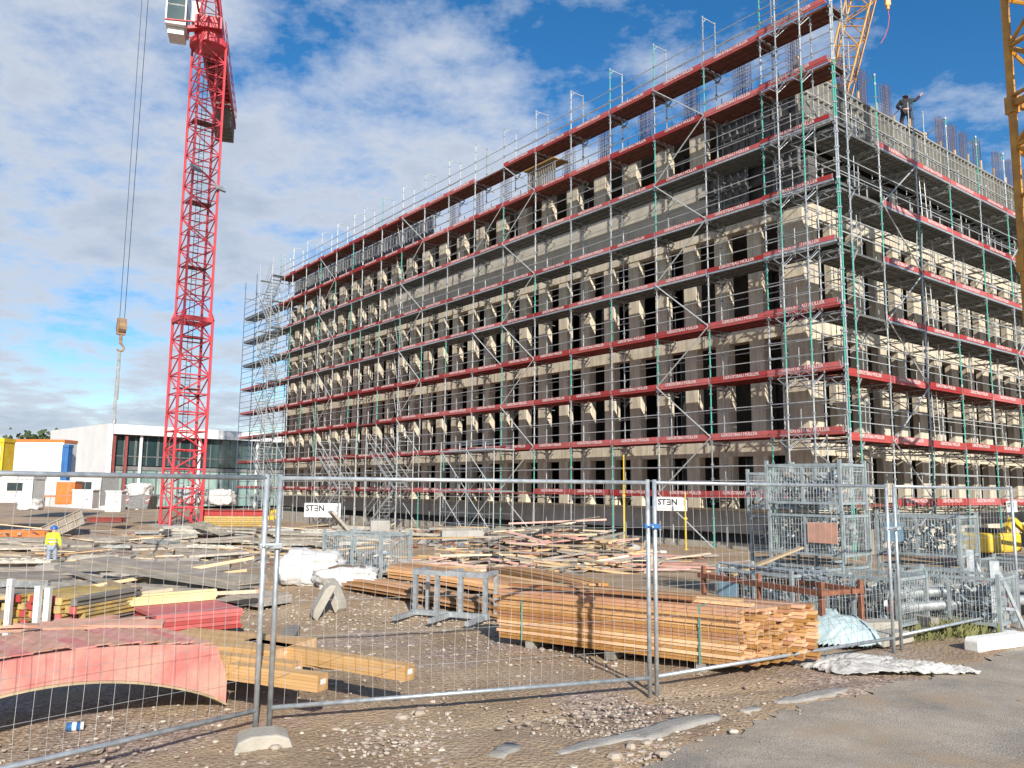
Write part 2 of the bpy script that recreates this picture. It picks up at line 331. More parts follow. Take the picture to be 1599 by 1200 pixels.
# road: a sheet whose broken edge runs from bottom centre to the right
def build_road():
    edge = ROAD
    fine = []
    for a, b in zip(edge, edge[1:]):
        n = max(2, int((b-a).length/.07))
        for i in range(n):
            p = a.lerp(b, i/n); w_ = len(fine); p.x += rnd.gauss(0, .03)+.09*math.sin(w_*.31)+.05*math.sin(w_*.9+1); p.y += rnd.gauss(0, .025)+.05*math.sin(w_*.43+2); fine.append(p)
    m = MB(); n = len(fine); vs = []
    for p in fine: vs.append((p.x, p.y, -.006))
    for i in range(n): vs.append((fine[i].x+1.1, fine[i].y-1.6, .006))
    for i in range(n): vs.append((14+i*.02, -12+i*.01, .01))
    fs = [(i, i+n, i+n+1, i+1) for i in range(n-1)]+[(i+n, i+2*n, i+2*n+1, i+n+1) for i in range(n-1)]
    m.add(vs, fs)
    mt = mat('asphalt', (.44, .385, .31), (.25, .225, .19), rough=.85, scale=1.1, bump=.5, bscale=90, detail=10)
    t = mt.node_tree; b = t.nodes['Principled BSDF']; rp = [x for x in t.nodes if x.type == 'VALTORGB'][0]
    tc = [x for x in t.nodes if x.type == 'TEX_COORD'][0]
    n3 = N(t, 'ShaderNodeTexNoise'); n3.inputs['Scale'].default_value = 120; n3.inputs['Detail'].default_value = 3; t.links.new(tc.outputs['Object'], n3.inputs['Vector'])
    r3 = N(t, 'ShaderNodeValToRGB'); r3.color_ramp.elements[0].position = .4; r3.color_ramp.elements[1].position = .65
    r3.color_ramp.elements[0].color = (.6, .6, .6, 1); r3.color_ramp.elements[1].color = (1.5, 1.45, 1.4, 1); t.links.new(n3.outputs['Fac'], r3.inputs[0])
    mu = N(t, 'ShaderNodeMixRGB', blend_type='MULTIPLY'); mu.inputs[0].default_value = .8
    t.links.new(rp.outputs[0], mu.inputs[1]); t.links.new(r3.outputs[0], mu.inputs[2]); t.links.new(mu.outputs[0], b.inputs['Base Color'])
    vc = N(t, 'ShaderNodeTexVoronoi', feature='DISTANCE_TO_EDGE'); vc.inputs['Scale'].default_value = .9
    nd = N(t, 'ShaderNodeTexNoise'); nd.inputs['Scale'].default_value = 2.5; nd.inputs['Detail'].default_value = 8; t.links.new(tc.outputs['Object'], nd.inputs['Vector'])
    mxv = N(t, 'ShaderNodeMixRGB'); mxv.inputs[0].default_value = .35; t.links.new(tc.outputs['Object'], mxv.inputs[1]); t.links.new(nd.outputs['Color'], mxv.inputs[2]); t.links.new(mxv.outputs[0], vc.inputs['Vector'])
    rc = N(t, 'ShaderNodeValToRGB'); rc.color_ramp.elements[0].position = .0; rc.color_ramp.elements[1].position = .009; rc.color_ramp.elements[0].color = (.45, .43, .4, 1); rc.color_ramp.elements[1].color = (1, 1, 1, 1)
    t.links.new(vc.outputs['Distance'], rc.inputs[0])
    nm = N(t, 'ShaderNodeTexNoise'); nm.inputs['Scale'].default_value = .8; nm.inputs['Detail'].default_value = 9; nm.inputs['Roughness'].default_value = .65; t.links.new(tc.outputs['Object'], nm.inputs['Vector'])
    rm_ = N(t, 'ShaderNodeValToRGB'); rm_.color_ramp.elements[0].position = .50; rm_.color_ramp.elements[1].position = .62; t.links.new(nm.outputs['Fac'], rm_.inputs[0])
    md = N(t, 'ShaderNodeMixRGB'); t.links.new(rm_.outputs[0], md.inputs[0]); t.links.new(mu.outputs[0], md.inputs[1]); md.inputs[2].default_value = (.36, .275, .19, 1)
    m3 = N(t, 'ShaderNodeMixRGB', blend_type='MULTIPLY'); m3.inputs[0].default_value = .22; t.links.new(md.outputs[0], m3.inputs[1]); t.links.new(rc.outputs[0], m3.inputs[2]); t.links.new(m3.outputs[0], b.inputs['Base Color'])
    o = m.build('road', 'asphalt'); tag(o, kind='structure')
build_road()

# ---------------------------------------------------------------- site frame: x into the long side (t), y along it (s)
TH = R(37.76); AX, AY = 10.25, 24.57
def W(t, s, z=0.): return Vector((AX+t*math.cos(TH)-s*math.sin(TH), AY+t*math.sin(TH)+s*math.cos(TH), z))
DK = lambda k: 1.70+2.0*k              # deck height
W1, W2 = 1.3, 2.1                      # wall offsets behind the outer posts
LEN, WID, PIT = 47.2, 30., 1.5

def part_list(parent, name, items, mats, limit=100):
    """items: (key, mesh or MB, loc, rot); the nearest keep their own object, the rest become one stuff part"""
    items = sorted(items, key=lambda i: i[0])
    for k, me, loc, rot, *ch in items[:limit]:
        o = link(name, me, parent, loc, rot)
        for cn, cm, cl, crr in (ch[0] if ch else []): link(cn, cm, o, cl, crr)
    rest = items[limit:]
    if rest:
        vs = []; fs = []; mi = []; ml = []
        def addm(me, mw):
            o = len(vs); vs.extend([tuple(mw @ v.co) for v in me.vertices])
            for p in me.polygons:
                fs.append(tuple(i+o for i in p.vertices)); mt = me.materials[p.material_index]
                if mt not in ml: ml.append(mt)
                mi.append(ml.index(mt))
        for k, me, loc, rot, *ch in rest:
            mw = Matrix.Translation(Vector(loc)) @ Euler(rot or (0, 0, 0)).to_matrix().to_4x4()
            addm(me, mw)
            for cn, cm, cl, crr in (ch[0] if ch else []):
                addm(cm, mw @ Matrix.Translation(Vector(cl)) @ Euler(crr or (0, 0, 0)).to_matrix().to_4x4())
        me = bpy.data.meshes.new(name); me.from_pydata(vs, [], fs)
        for m in ml: me.materials.append(m)
        me.polygons.foreach_set('material_index', mi)
        tag(link(name, me, parent), kind='stuff')

# ---------------------------------------------------------------- the building shell
BB = T('building_shell', 'half-built cream concrete office block wrapped in scaffolding', 'building', W(0, 0, 0), TH)
mat('cream_grey', (.52, .49, .42), (.40, .385, .34), rough=.85, scale=1.5, bump=.2)
mat('shutter_dark', (.20, .20, .20), (.10, .10, .105), rough=.8, scale=3)
def build_shell():
    m = MB()
    # plinth, ground gap, footing
    m.bb((W1+.02, W2+.02, .35), (W1+.32, LEN, 1.12)); m.bb((W1+.35, W2+.02, .35), (WID, W2+.32, 1.12)); m.build('plinth', 'concrete', BB)
    m = MB(); m.bb((W1-.03, W2-.03, 1.13), (W1+.5, LEN, 1.22)); m.bb((W1+.52, W2-.03, 1.13), (WID, W2+.5, 1.22)); m.build('sill_course', 'cream', BB)
    m = MB(); m.bb((W1+.7, W2+.7, -.9), (WID, LEN-.2, .34)); m.build('basement_wall', 'concrete_dark', BB)
    m = MB(); m.bb((W1-.25, W2-.2, -.9), (W1+.25, LEN, .02)); m.bb((W1+.27, W2-.2, -.9), (WID, W2+.25, .02)); m.build('footing', 'concrete_light', BB)
    # floor slabs and beams
    for z, zt in ((3.1, 3.82), (7.25, 8.05), (11.45, 12.25)):
        m = MB(); m.bb((W1, W2, z), (W1+.45, LEN, zt)); m.build('edge_beam', 'cream', BB)
        m = MB(); m.bb((W1+.452, W2, z), (WID, W2+.45, zt)); m.build('edge_beam', 'cream', BB)
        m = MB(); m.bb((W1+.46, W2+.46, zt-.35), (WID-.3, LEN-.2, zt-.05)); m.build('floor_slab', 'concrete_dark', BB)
    m = MB(); m.bb((W1+.46, W2+.46, 13.15), (WID-.3, LEN-.2, 13.4)); m.build('floor_slab', 'concrete_dark', BB)
    m = MB(); m.bb((W1+.46, W2+.46, 16.2), (WID-.3, LEN-.2, 16.45)); m.build('roof_slab', 'concrete', BB)
    m = MB(); m.bb((W1+.46, W2+.46, .9), (WID-.3, LEN-.2, 1.1)); m.build('floor_slab', 'concrete_dark', BB)
    # spandrel of the long side, from the corner to two thirds of the length
    m = MB(); m.bb((W1+.06, 6.2, 12.252), (W1+.36, 31.5, 13.95)); m.build('spandrel_wall', 'cream_grey', BB)
    m = MB(); m.bb((W1-.02, 6.2, 13.95), (W1+.5, LEN, 14.4)); m.build('edge_beam', 'cream', BB)
    m = MB(); m.bb((W1+.05, 6.4, 16.3), (W1+.45, LEN, 16.55)); m.build('roof_beam', 'concrete', BB)
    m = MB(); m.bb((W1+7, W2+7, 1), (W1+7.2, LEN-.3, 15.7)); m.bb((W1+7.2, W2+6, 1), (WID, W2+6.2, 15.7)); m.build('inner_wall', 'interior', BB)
    for z, zt in ((3.1, 3.82), (7.25, 8.05), (11.45, 12.25), (13.95, 14.4)):
        s_ = 6.4
        while s_ < LEN-1:
            m = MB(); m.bb((W1-.025 if z > 13 else W1-.005, s_, z+.01), (W1-.018 if z > 13 else W1+.002, s_+.02, zt-.01)); m.build('pour_joint', 'concrete_dark', BB); s_ += 4.5
    m = MB(); m.bb((W1, LEN-.2, .35), (WID, LEN, 15.9)); m.build('end_wall', 'concrete', BB)
    m = MB(); m.bb((WID, W2, -.5), (WID+.2, LEN, 15.9)); m.build('rear_wall', 'concrete', BB)
    # partitions seen through the openings
    for s in range(8, 46, 6):
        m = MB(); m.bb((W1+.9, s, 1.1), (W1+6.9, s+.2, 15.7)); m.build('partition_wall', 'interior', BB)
    # corner pier
    m = MB(); m.bb((W1, W2, 1.22), (W1+.9, W2+.95, 3.1)); m.bb((W1, W2, 3.82), (W1+.9, W2+.95, 7.25)); m.bb((W1, W2, 8.05), (W1+.9, W2+.95, 11.45)); m.build('corner_pier', 'cream', BB)
    # columns
    def col(w, d, h, mt='cream', ledge=True):
        c = MB(); c.bb((0, -w/2, 0), (d, w/2, h)); return c.mesh('column', mt)
    rows = [(1.22, 3.1), (3.82, 7.25), (8.05, 11.45), (14.4, 16.3)]
    items = []
    for z0, z1 in rows:
        top_ = z0 > 13; me = col(.74 if top_ else .60, .34, z1-z0); s = W2+2.0+(2.5 if top_ else 0)
        while s < LEN-.5:
            if not (z0 > 13 and s < 6.4): items.append((s, me, (W1+.03, s+rnd.uniform(-.02, .02), z0), None))
            s += 1.85 if top_ else PIT
    me = col(.62, .34, 13.95-12.25); s = 32.2
    while s < LEN-.5: items.append((s, me, (W1+.03, s, 12.25), None)); s += PIT
    for z0, z1 in rows[:3]:
        me = col(.66, .26, z1-z0); t = W1+2.1
        while t < WID-.5: items.append((t*1.0, me, (t, W2+.03, z0), (0, 0, math.pi/2))); t += PIT
    part_list(BB, 'column', items, None)
    # dark shuttered top storey at the corner and along the short side: props and round columns
    m = MB(); m.bb((W1+.5, W2+.5, 12.22), (WID-.4, 6.2, 12.3)); m.build('floor_edge', 'concrete', BB)
    items = []
    c = MB(); c.bb((-.22, -.22, 0), (.22, .22, 1.7)); cm = c.mesh('shuttered_column', 'concrete_dark')
    t = W1+1.2
    while t < WID: items.append((t, cm, (t, W2+.5, 12.3), None)); t += 3.0
    part_list(BB, 'shuttered_column', items, None)
    for k in range(22):
        p = MB(); t = W1+1.6+k*.75+rnd.uniform(-.1, .1); s = W2+.15+rnd.uniform(0, .5)
        p.tube((t, s, 12.3), (t, s, 13.95), .035, 6); p.build('formwork_prop', 'galv_old', BB)
    m = MB(); m.bb((W1+.3, W2+.3, 13.96), (WID, 6.1, 14.08)); m.build('slab_soffit', 'wood_grey', BB)
    m = MB(); m.bb((W1+.6, W2+1.0, 12.3), (W1+.8, 6.1, 16.4)); m.build('shutter_wall', 'interior', BB)
    for z0 in (12.3, 14.3):
        for k, s in enumerate((W2+.1, W2+1.2, W2+2.3, W2+3.4)):
            if (k, z0) in ((1, 12.3), (3, 14.3)): continue
            m = MB(); m.bb((W1+.2, s, z0), (W1+.24, s+1.05, z0+1.75))
            for j in range(4): m.bb((W1+.08, s+j*.33, z0), (W1+.2, s+j*.33+.05, z0+1.75))
            for zz in (.2, .85, 1.5): m.bb((W1+.02, s, z0+zz), (W1+.078, s+1.05, z0+zz+.09))
            m.build('shutter_panel', 'shutter_dark', BB)
    m = MB(); m.bb((W1+.46, W2+.5, 16.46), (WID-.3, LEN-.3, 16.48)); m.build('roof_sheet', 'concrete', BB)
    # reveals with dark window frames inside some openings: glass
    gi = []
    for (z0, z1), n in ((rows[1], 28), (rows[2], 28), (rows[0], 28)):
        g = MB(); h = z1-z0-.1
        g.bb((0, -.3, 0), (.05, -.26, h), 0); g.bb((0, .26, 0), (.05, .3, h), 0); g.bb((0, -.26, h*.5), (.05, .26, h*.5+.05), 0); g.bb((.02, -.26, 0), (.03, .26, h), 1)
        me = g.mesh('window', ['grey_paint', 'glass_dark']); s = W2+2.0+PIT/2
        for i in range(29):
            if rnd.random() < .22: gi.append((s, me, (W1+.62, s, z0+.05), None))
            s += PIT
    part_list(BB, 'window', gi, None)
    # rebar cages standing on the roof
    def cage(h, w, nx):
        c = MB()
        for i in range(nx):
            for j in range(3): c.tube((-.1+.1*j, -w/2+w*i/(nx-1), 0), (-.1+.1*j+rnd.gauss(0, .01), -w/2+w*i/(nx-1)+rnd.gauss(0, .015), h*rnd.uniform(.94, 1)), .011, 4)
        z = .1
        while z < h-.1:
            for sx in (-.1, .1): c.tube((sx, -w/2, z), (sx, w/2, z+rnd.gauss(0, .01)), .008, 4)
            z += .14
        return c.mesh('rebar_cage', 'rebar')
    cages = [cage(2.3, .68, 6) for _ in range(3)]; cages_r = [cage(1.9, .55, 5) for _ in range(3)]
    items = []; s = 4.6; i = 0
    while s < 26: items.append((s, cages[i % 3], (W1+.3, s, 16.5), None)); s += 2.48; i += 1
    s = 26
    t = W1+.6; i = 0
    for t in (W1+.6, 5.2, 6.7, 8.6, 13.4, 14.6, 15.8, 17.2, 19.5, 21.0, 23): items.append((t, cages_r[i % 3], (t, W2+.5, 16.9), (0, 0, math.pi/2))); i += 1
    part_list(BB, 'rebar_cage', items, None)
build_shell()

# formwork panels standing along the roof edge of the short side
def rib_panel(w, h, mats=('panel_grey', 'panel_face')):
    m = MB(); m.bb((0, .06, 0), (w, .08, h), 1)
    n = max(2, int(w/.3))
    for i in range(n+1): m.bb((w*i/n-.025, -.02, 0), (w*i/n+.025, .06, h), 0)
    for z in (0.02, h*.35, h*.68, h-.08): m.bb((0, -.045, z), (w, -.022, z+.07), 0)
    return m.mesh('rib_panel', list(mats))
mat('form_grey', (.34, .335, .30), (.22, .22, .20), rough=.7, scale=4)
mat('form_back', (.19, .18, .155), (.11, .105, .095), rough=.8, scale=3)
def roof_formwork():
    me = rib_panel(1.32, 2.75, ('form_grey', 'form_back')); g = 'formwork panels standing along the roof edge'
    first = None; t = W1-.1; i = 0
    while t < WID-1.5:
        o = T('formwork_panel', 'grey ribbed formwork panel standing in the row on the roof edge of the short side', 'formwork panel', W(t, W2-.05, 14.1), TH, g)
        link('frame', me, o)
        b = MB(); b.bar((.3, -.1, 1.5), (.3, -.9, .05), .05, .05); b.build('push_prop', 'galv_old', o)
        w = MB(); w.bb((.1, .0, 2.75), (.2, .05, 2.95+.3*rnd.random()), 0); w.build('timber_upright', 'wood_fresh', o)
        t += 1.36; i += 1
    # blue-grey sheets on the far part of the long side, between the two top decks
    s = 26.4; k = 0
    lb = 'grey blue shutter panel standing on the far end of the long roof edge'
    m = MB(); m.bb((0, 0, 0), (.04, 1.14, 1.35), 0)
    for y in (0, .37, .74, 1.08): m.bb((-.07, y, 0), (0, y+.05, 1.4), 1)
    me2 = m.mesh('shutter', ['shutter_blue', 'shutter_dark'])
    while s < LEN-1:
        o = T('shutter_panel', lb, 'formwork panel', W(W1+.2, s, 16.56), TH, 'shutter panels on the long roof edge'); link('sheet', me2, o); s += 1.2; k += 1
mat('shutter_blue', (.14, .19, .27), (.06, .075, .10), rough=.4, scale=.8)
roof_formwork()

# ---------------------------------------------------------------- scaffold
S = [0., 2.67]
for i in range(2, 20): S.append(S[-1]+(1.37 if i == 14 else 2.478))
txt = text_mesh('GERÜSTBAU MÜLLER', .158, 'letter_white')
def tmesh_dims(me):
    xs = [v.co.x for v in me.vertices]; return max(xs)-min(xs)
TXW = tmesh_dims(txt)
def post_mesh(z0, z1, r=.024, pal=('galv', 'teal_paint', 'white_tube'), wts=(3, 2, 3), seed=0):
    q = random.Random(seed); m = MB(); z = z0
    m.bb((-.07, -.07, z0), (.07, .07, z0+.012), 0); m.tube((0, 0, z0+.01), (0, 0, z0+.5), .017, 6, 0); z = z0+.25
    cuts = [z]+[DK(k)+.08 for k in range(-1, 11) if z+.3 < DK(k)+.08 < z1]+[z1]
    for a, b in zip(cuts, cuts[1:]):
        c = q.choices(range(len(pal)), wts)[0]; m.tube((0, 0, a), (0, 0, b), r, 7, c, cap=False); m.tube((0, 0, b-.06), (0, 0, b+.02), r+.012, 6, 0)
        for zz in (a+.5, a+1.0, a+1.5):
            if zz < b: m.box((0, 0, zz), (.075, .075, .05), 0)
    return m.mesh('post', list(pal))
def deck_mesh(L_, style, w=1.02, vert=False):
    """planks run along y"""
    m = MB(); under = {'red': 'ply_under', 'steel': 'deck_steel', 'mix': 'deck_red'}[style]
    x = .02; e = .02
    while x+.30 < w:
        m.bb((x, e, -.035), (x+.30, L_-e, -.004), 1)
        m.bb((x, e, -.075), (x+.025, L_-e, -.036), 2); m.bb((x+.275, e, -.075), (x+.30, L_-e, -.036), 2)
        for yy in (.3, .8, 1.3, 1.8, 2.3):
            if yy < L_-.1: m.bb((x+.026, yy, -.06), (x+.274, yy+.03, -.036), 2)
        x += .33
    # transoms at the start of the bay
    m.tube((0, 0, -.10), (1.05, 0, -.10), .022, 6, 0)
    m.tube((.73, 0, -.45), (1.03, 0, -.12), .016, 5, 0)
    return m.mesh('deck', ['galv_old', under, 'deck_steel' if style == 'steel' else under])
def toe_mesh(L_, h=.155, fascia=0):
    m = MB(); m.bb((-.055, .03, 0), (-.03, L_-.03, h), 0); m.bb((-.057, .03, 0), (-.056, .06, h), 1); m.bb((-.028, .1, .03), (-.02, L_-.1, .06), 0)
    m.bb((-.045, .02, -.07), (.0, L_-.02, -.004), fascia)
    return m.mesh('toe_board', ['toe_red', 'galv'])
def rail_mesh(L_, r=.017):
    m = MB(); m.tube((0, 0, 0), (0, L_, 0), r, 5); return m.mesh('guard_rail', 'white_tube')

SCL = T('facade_scaffold', 'long galvanised scaffold with red toe boards on the long left side of the shell', 'scaffold', W(0, 0, 0), TH)
def long_scaffold():
    n = len(S)
    for i, s in enumerate(S):
        top = DK(8)+2.0 if i > 1 else DK(8)+3.2
        near = i < 5
        link('post', post_mesh(-.75 if i > 8 else -.35, top, .026, wts=(2, 4, 3) if near else (3, 2, 4), seed=i+40), SCL, (0, s, 0))
        link('post', post_mesh(-.75 if i > 8 else -.35, top, .024, pal=('galv_old', 'galv', 'white_tube'), seed=i+90), SCL, (.73, s, 0))
        if i >= 1:
            m = MB(); m.tube((0, 0, DK(8)+1.97), (.73, 0, DK(8)+1.97), .02, 5); m.tube((0, 0, DK(8)+1.75), (.2, 0, DK(8)+1.97), .014, 5); m.build('top_frame', 'white_tube', SCL, (0, s, 0))
    decks, toes, rails, irails, braces = [], [], [], [], []
    dm, tm, rm = {}, {}, {}
    for i in range(n-1):
        Lb = S[i+1]-S[i]; key = round(Lb, 2)
        for k in range(0, 9):
            st = 'red' if k >= 7 else 'steel' if k in (4, 5, 6) else 'mix'
            if (key, st) not in dm: dm[(key, st)] = deck_mesh(Lb, st)
            tk = (key, 1 if 4 <= k <= 6 else 0)
            if tk not in tm: tm[tk] = toe_mesh(Lb, fascia=tk[1]); rm[key] = rail_mesh(Lb)
            z = DK(k)+rnd.uniform(-.012, .012)
            if k > 0 or i < 30: decks.append((i+.01*k, dm[(key, st)], (0, S[i], z), None))
            off = -.0
            if i == 0: off = -.16
            ch = []
            if TXW < Lb-.3: ch = [('lettering', txt, (-.0585, Lb/2+rnd.uniform(-.12, .12), .077), (math.pi/2, 0, -math.pi/2))]
            dirt = rnd.uniform(-.01, .01)
            if i < 5 or rnd.random() > .03: toes.append((i+.01*k, tm[tk], (off, S[i], z+.005), (0, rnd.uniform(-.01, .03), dirt*.5), ch))
            for hh in (.5, 1.0):
                rails.append((i+.01*k, rm[key], (-.03, S[i], z+hh), (rnd.uniform(-.006, .006), 0, 0)))
            if rnd.random() < .75: irails.append((i, rm[key], (.74, S[i], z+1.0), None))
        if i in (2, 6, 7, 10, 15, 18):
            for k in range(-1, 8):
                if i == 7 and k % 3: continue
                a, b = (S[i], S[i+1]) if k % 2 else (S[i+1], S[i])
                m = MB(); m.tube((-.07, a, max(-.1, DK(k)+.05)), (-.07, b, DK(k+1)+.02), .024, 6); m.build('diagonal_brace', 'white_tube', SCL)
    part_list(SCL, 'deck', decks, None); part_list(SCL, 'toe_board', toes, None)
    part_list(SCL, 'guard_rail', rails, None); part_list(SCL, 'inner_rail', irails, None, 60)
    # couplers, wall ties and console clutter behind every post
    m = MB(); q = random.Random(5)
    for i, s in enumerate(S):
        for k in range(0, 9):
            z = DK(k)
            m.tube((.0, s+.12, z-.22), (W1+.05, s+.16, z-.22), .022, 5)
            m.tube((.73, s, z-.55), (1.05, s, z-.12), .018, 5); m.box((0, s, z-.11), (.10, .10, .09)); m.box((.73, s, z-.12), (.11, .11, .1))
            if q.random() < .5: m.tube((.73, s+.05, z-.3), (.73, s+.5, z-.11), .018, 5)
            if q.random() < .5: m.tube((.73, s-.05, z-.3), (.73, s-.5, z-.11), .018, 5)
            m.tube((1.05, s, z), (1.05, s, z+1.05), .018, 5)
    tag(m.build('coupler', 'galv_old', SCL), kind='stuff')
    # inside ladders in a couple of bays
    for i, k0 in ((11, 1), (16, 0)):
        for k in range(k0, 8, 1):
            m = MB()
            for dx_ in (.2, .5): m.tube((dx_, S[i]+.4, DK(k)), (dx_, S[i]+1.0, DK(k+1)), .016, 5)
            for j in range(7): m.tube((.2, S[i]+.4+.6*j/7, DK(k)+2*j/7+.1), (.5, S[i]+.4+.6*j/7, DK(k)+2*j/7+.1), .012, 4)
            m.build('ladder', 'white_tube', SCL)
    # corner projection: extra posts and lattice consoles in front of the last bay
    for s in (.86, 1.78):
        link('post', post_mesh(-.3, DK(8)+3.4, .026, wts=(2, 4, 3), seed=int(s*100)), SCL, (-.42, s, 0))
    for k in range(1, 9):
        m = MB(); z = DK(k)-.06
        for zz in (z, z-.16): m.tube((-.42, .7, zz), (-.42, 2.1, zz), .018, 5)
        for j in range(7): m.tube((-.42, .7+.2*j, z-.16 if j % 2 else z), (-.42, .9+.2*j, z if j % 2 else z-.16), .01, 4)
        for s in (.86, 1.78): m.tube((-.42, s, z), (.05, s, z), .02, 5); m.tube((-.42, s, z-.5), (0, s-.2, z-.05), .016, 5); m.tube((-.42, s, z-.45), (-.42, s+.35, z-.16), .014, 5); m.tube((-.42, s, z-.45), (-.42, s-.35, z-.16), .014, 5)
        for hh in (.5, 1.0): m.tube((-.44, .86, z+hh), (-.44, 2.4, z+hh+.02), .016, 5)
        m.build('lattice_console', 'galv', SCL)
long_scaffold()

# scaffold of the short (right) side
SCR = T('corner_scaffold', 'scaffold with wide steel decks on the sunlit short side right of the corner', 'scaffold', W(0, 0, 0), TH)
def right_scaffold():
    LB = 2.62; n = 12
    for i in range(n+1):
        t = i*LB+.03; top = DK(6)+(2.4 if i else 5.0)
        link('post', post_mesh(-.35, top, .026, wts=(2, 5, 3), seed=i+7), SCR, (t, -.02 if i else -.05, 0))
        link('post', post_mesh(-.35, top-1.2, .024, pal=('galv_old', 'galv', 'white_tube'), seed=i+17), SCR, (t, .73, 0))
        if i: m = MB(); m.tube((t, 0, top-.03), (t, .73, top-.45), .02, 5); m.build('top_frame', 'galv_old', SCR)
    link('post', post_mesh(-.35, DK(8)+3, .026, wts=(3, 3, 3), seed=3), SCR, (.62, -.05, 0))
    def rot_deck(Lb, k):
        m = MB(); x = .02; um = 1
        while x+.28 < 1.62:
            m.bb((.02, x, -.035), (Lb-.02, x+.30, -.004), 1)
            for e in (x, x+.275): m.bb((.02, e, -.075), (Lb-.02, e+.025, -.036), 1)
            for j in range(8): m.bb((.2+j*.3, x+.026, -.06), (.23+j*.3, x+.274, -.036), 1)
            x += .33
        m.tube((0, 0, -.10), (0, 1.65, -.10), .024, 6, 0); m.tube((0, 0, -.32), (0, 1.65, -.32), .02, 6, 0)
        for j in range(6): m.tube((0, j*.27, -.32 if j % 2 else -.1), (0, j*.27+.27, -.1 if j % 2 else -.32), .012, 4, 0)
        return m.mesh('deck', ['galv_old', 'deck_steel' if k >= 3 else 'ply_under'])
    decks, toes, rails = [], [], []
    dmA, dmB = rot_deck(LB, 5), rot_deck(LB, 1); rm = rail_mesh(LB)
    m = MB(); m.bb((.04, -.055, 0), (LB-.04, -.03, .17), 0); m.bb((.02, -.045, -.07), (LB-.02, 0, -.004), 1); tm = m.mesh('toe_board', ['toe_red', 'galv'])
    m = MB(); m.bb((.04, -.055, 0), (LB-.04, -.03, .17), 0); m.bb((.02, -.045, -.07), (LB-.02, 0, -.004), 0); tm2 = m.mesh('toe_board', ['toe_red', 'galv'])
    for i in range(n):
        for k in range(0, 7):
            z = DK(k)-.2+rnd.uniform(-.015, .015); t = i*LB+.03
            decks.append((i, dmA if k >= 3 else dmB, (t, 0, z), None))
            if i > 0 or k in (1, 2): toes.append((i, tm if k >= 3 else tm2, (t, 0, z), (rnd.uniform(-.02, .02), 0, 0), [('lettering', txt, (LB/2+rnd.uniform(-.1, .1), -.0585, .083), (math.pi/2, 0, 0))]))
            for hh in (.5, 1.0): rails.append((i, rm, (t, -.03, z+hh), (0, 0, -math.pi/2)))
            if rnd.random() < .6: rails.append((i, rm, (t, .75, z+1.0), (0, 0, -math.pi/2)))
    part_list(SCR, 'deck', decks, None); part_list(SCR, 'toe_board', toes, None); part_list(SCR, 'guard_rail', rails, None)
    for i in (1, 5, 9):
        for k in range(-1, 6):
            a, b = (i, i+1) if k % 2 else (i+1, i)
            m = MB(); m.tube((a*LB, -.08, max(-.1, DK(k)-.2)), (b*LB, -.08, DK(k+1)-.2), .024, 6); m.build('diagonal_brace', 'white_tube', SCR)
    for k in range(0, 6):
        m = MB(); t = 2*LB+.35+(k % 2)*.7; dd = .6 if k % 2 == 0 else -.4
        for o_ in (0, .38): m.tube((t+o_, .3, DK(k)-.2), (t+o_+dd*.35, .3, DK(k+1)-.1), .018, 5)
        for j in range(7): m.tube((t+dd*.05*j, .3, DK(k)+2*j/7-.1), (t+.38+dd*.05*j, .3, DK(k)+2*j/7-.1), .013, 4)
        m.build('ladder', 'white_tube', SCR)
    m = MB(); q = random.Random(9)
    for i in range(n+1):
        t = i*LB+.03
        for k in range(0, 7):
            z = DK(k)-.2
            m.tube((t+.1, 0, z-.25), (t+.13, W2+.05, z-.25), .022, 5); m.tube((t, .73, z-.7), (t, 1.6, z-.12), .02, 5); m.box((t, 0, z-.11), (.1, .1, .09))
            m.tube((t, 1.6, z), (t, 1.6, z+1.0), .018, 5)
            if q.random() < .6: m.tube((t+.05, .73, z-.35), (t+.6, .73, z-.12), .018, 5)
    tag(m.build('coupler', 'galv_old', SCR), kind='stuff')
right_scaffold()

# far-left end scaffold and its stair tower
SCE = T('end_scaffold', 'dark thin scaffold bays projecting past the far left end of the shell', 'scaffold', W(0, S[-1]+.05, 0), TH)
def end_scaffold():
    ys = [0, 2.5, 5.0, 7.6]
    for j, y in enumerate(ys):
        for x in (0, .95):
            if y == 0: continue
            top = DK(8)+1.5-(j == 3)*.2
            m = MB(); m.tube((x, y, -.9), (x, y, top), .03, 6, 0)
            for k in range(0, 9): m.tube((0, y, DK(k)-.1), (.95, y, DK(k)-.1), .02, 5, 0)
            m.build('post', 'blue_steel' if j > 1 else 'galv', SCE)
    for j in range(3):
        for k in range(0, 8):
            m = MB(); a, b = ys[j], ys[j+1]-(.3 if j == 2 else 0)
            m.bb((.02, a+.02, DK(k)-.05), (.95, b, DK(k)), 0); m.build('deck', 'deck_steel' if k > 4 else 'deck_red', SCE)
            m = MB(); m.bb((-.05, a+.05, DK(k)), (-.02, b, DK(k)+.15), 0); m.build('toe_board', 'toe_red' if k < 5 else 'deck_steel', SCE)
            m = MB()
            for hh in (.5, 1.0, 1.5): m.tube((-.02, a, DK(k)+hh), (-.02, b+.2, DK(k)+hh), .02, 5); m.tube((.95, a, DK(k)+hh), (.95, b+.2, DK(k)+hh), .02, 5)
            m.build('guard_rail', 'blue_steel' if j else 'galv', SCE)
        if j == 1:
            for k in range(-1, 8):
                a, b = (ys[j], ys[j+1]) if k % 2 else (ys[j+1], ys[j])
                m = MB(); m.tube((-.06, a, max(-.3, DK(k))), (-.06, b, DK(k+1)), .025, 5); m.build('diagonal_brace', 'blue_steel', SCE)
end_scaffold()
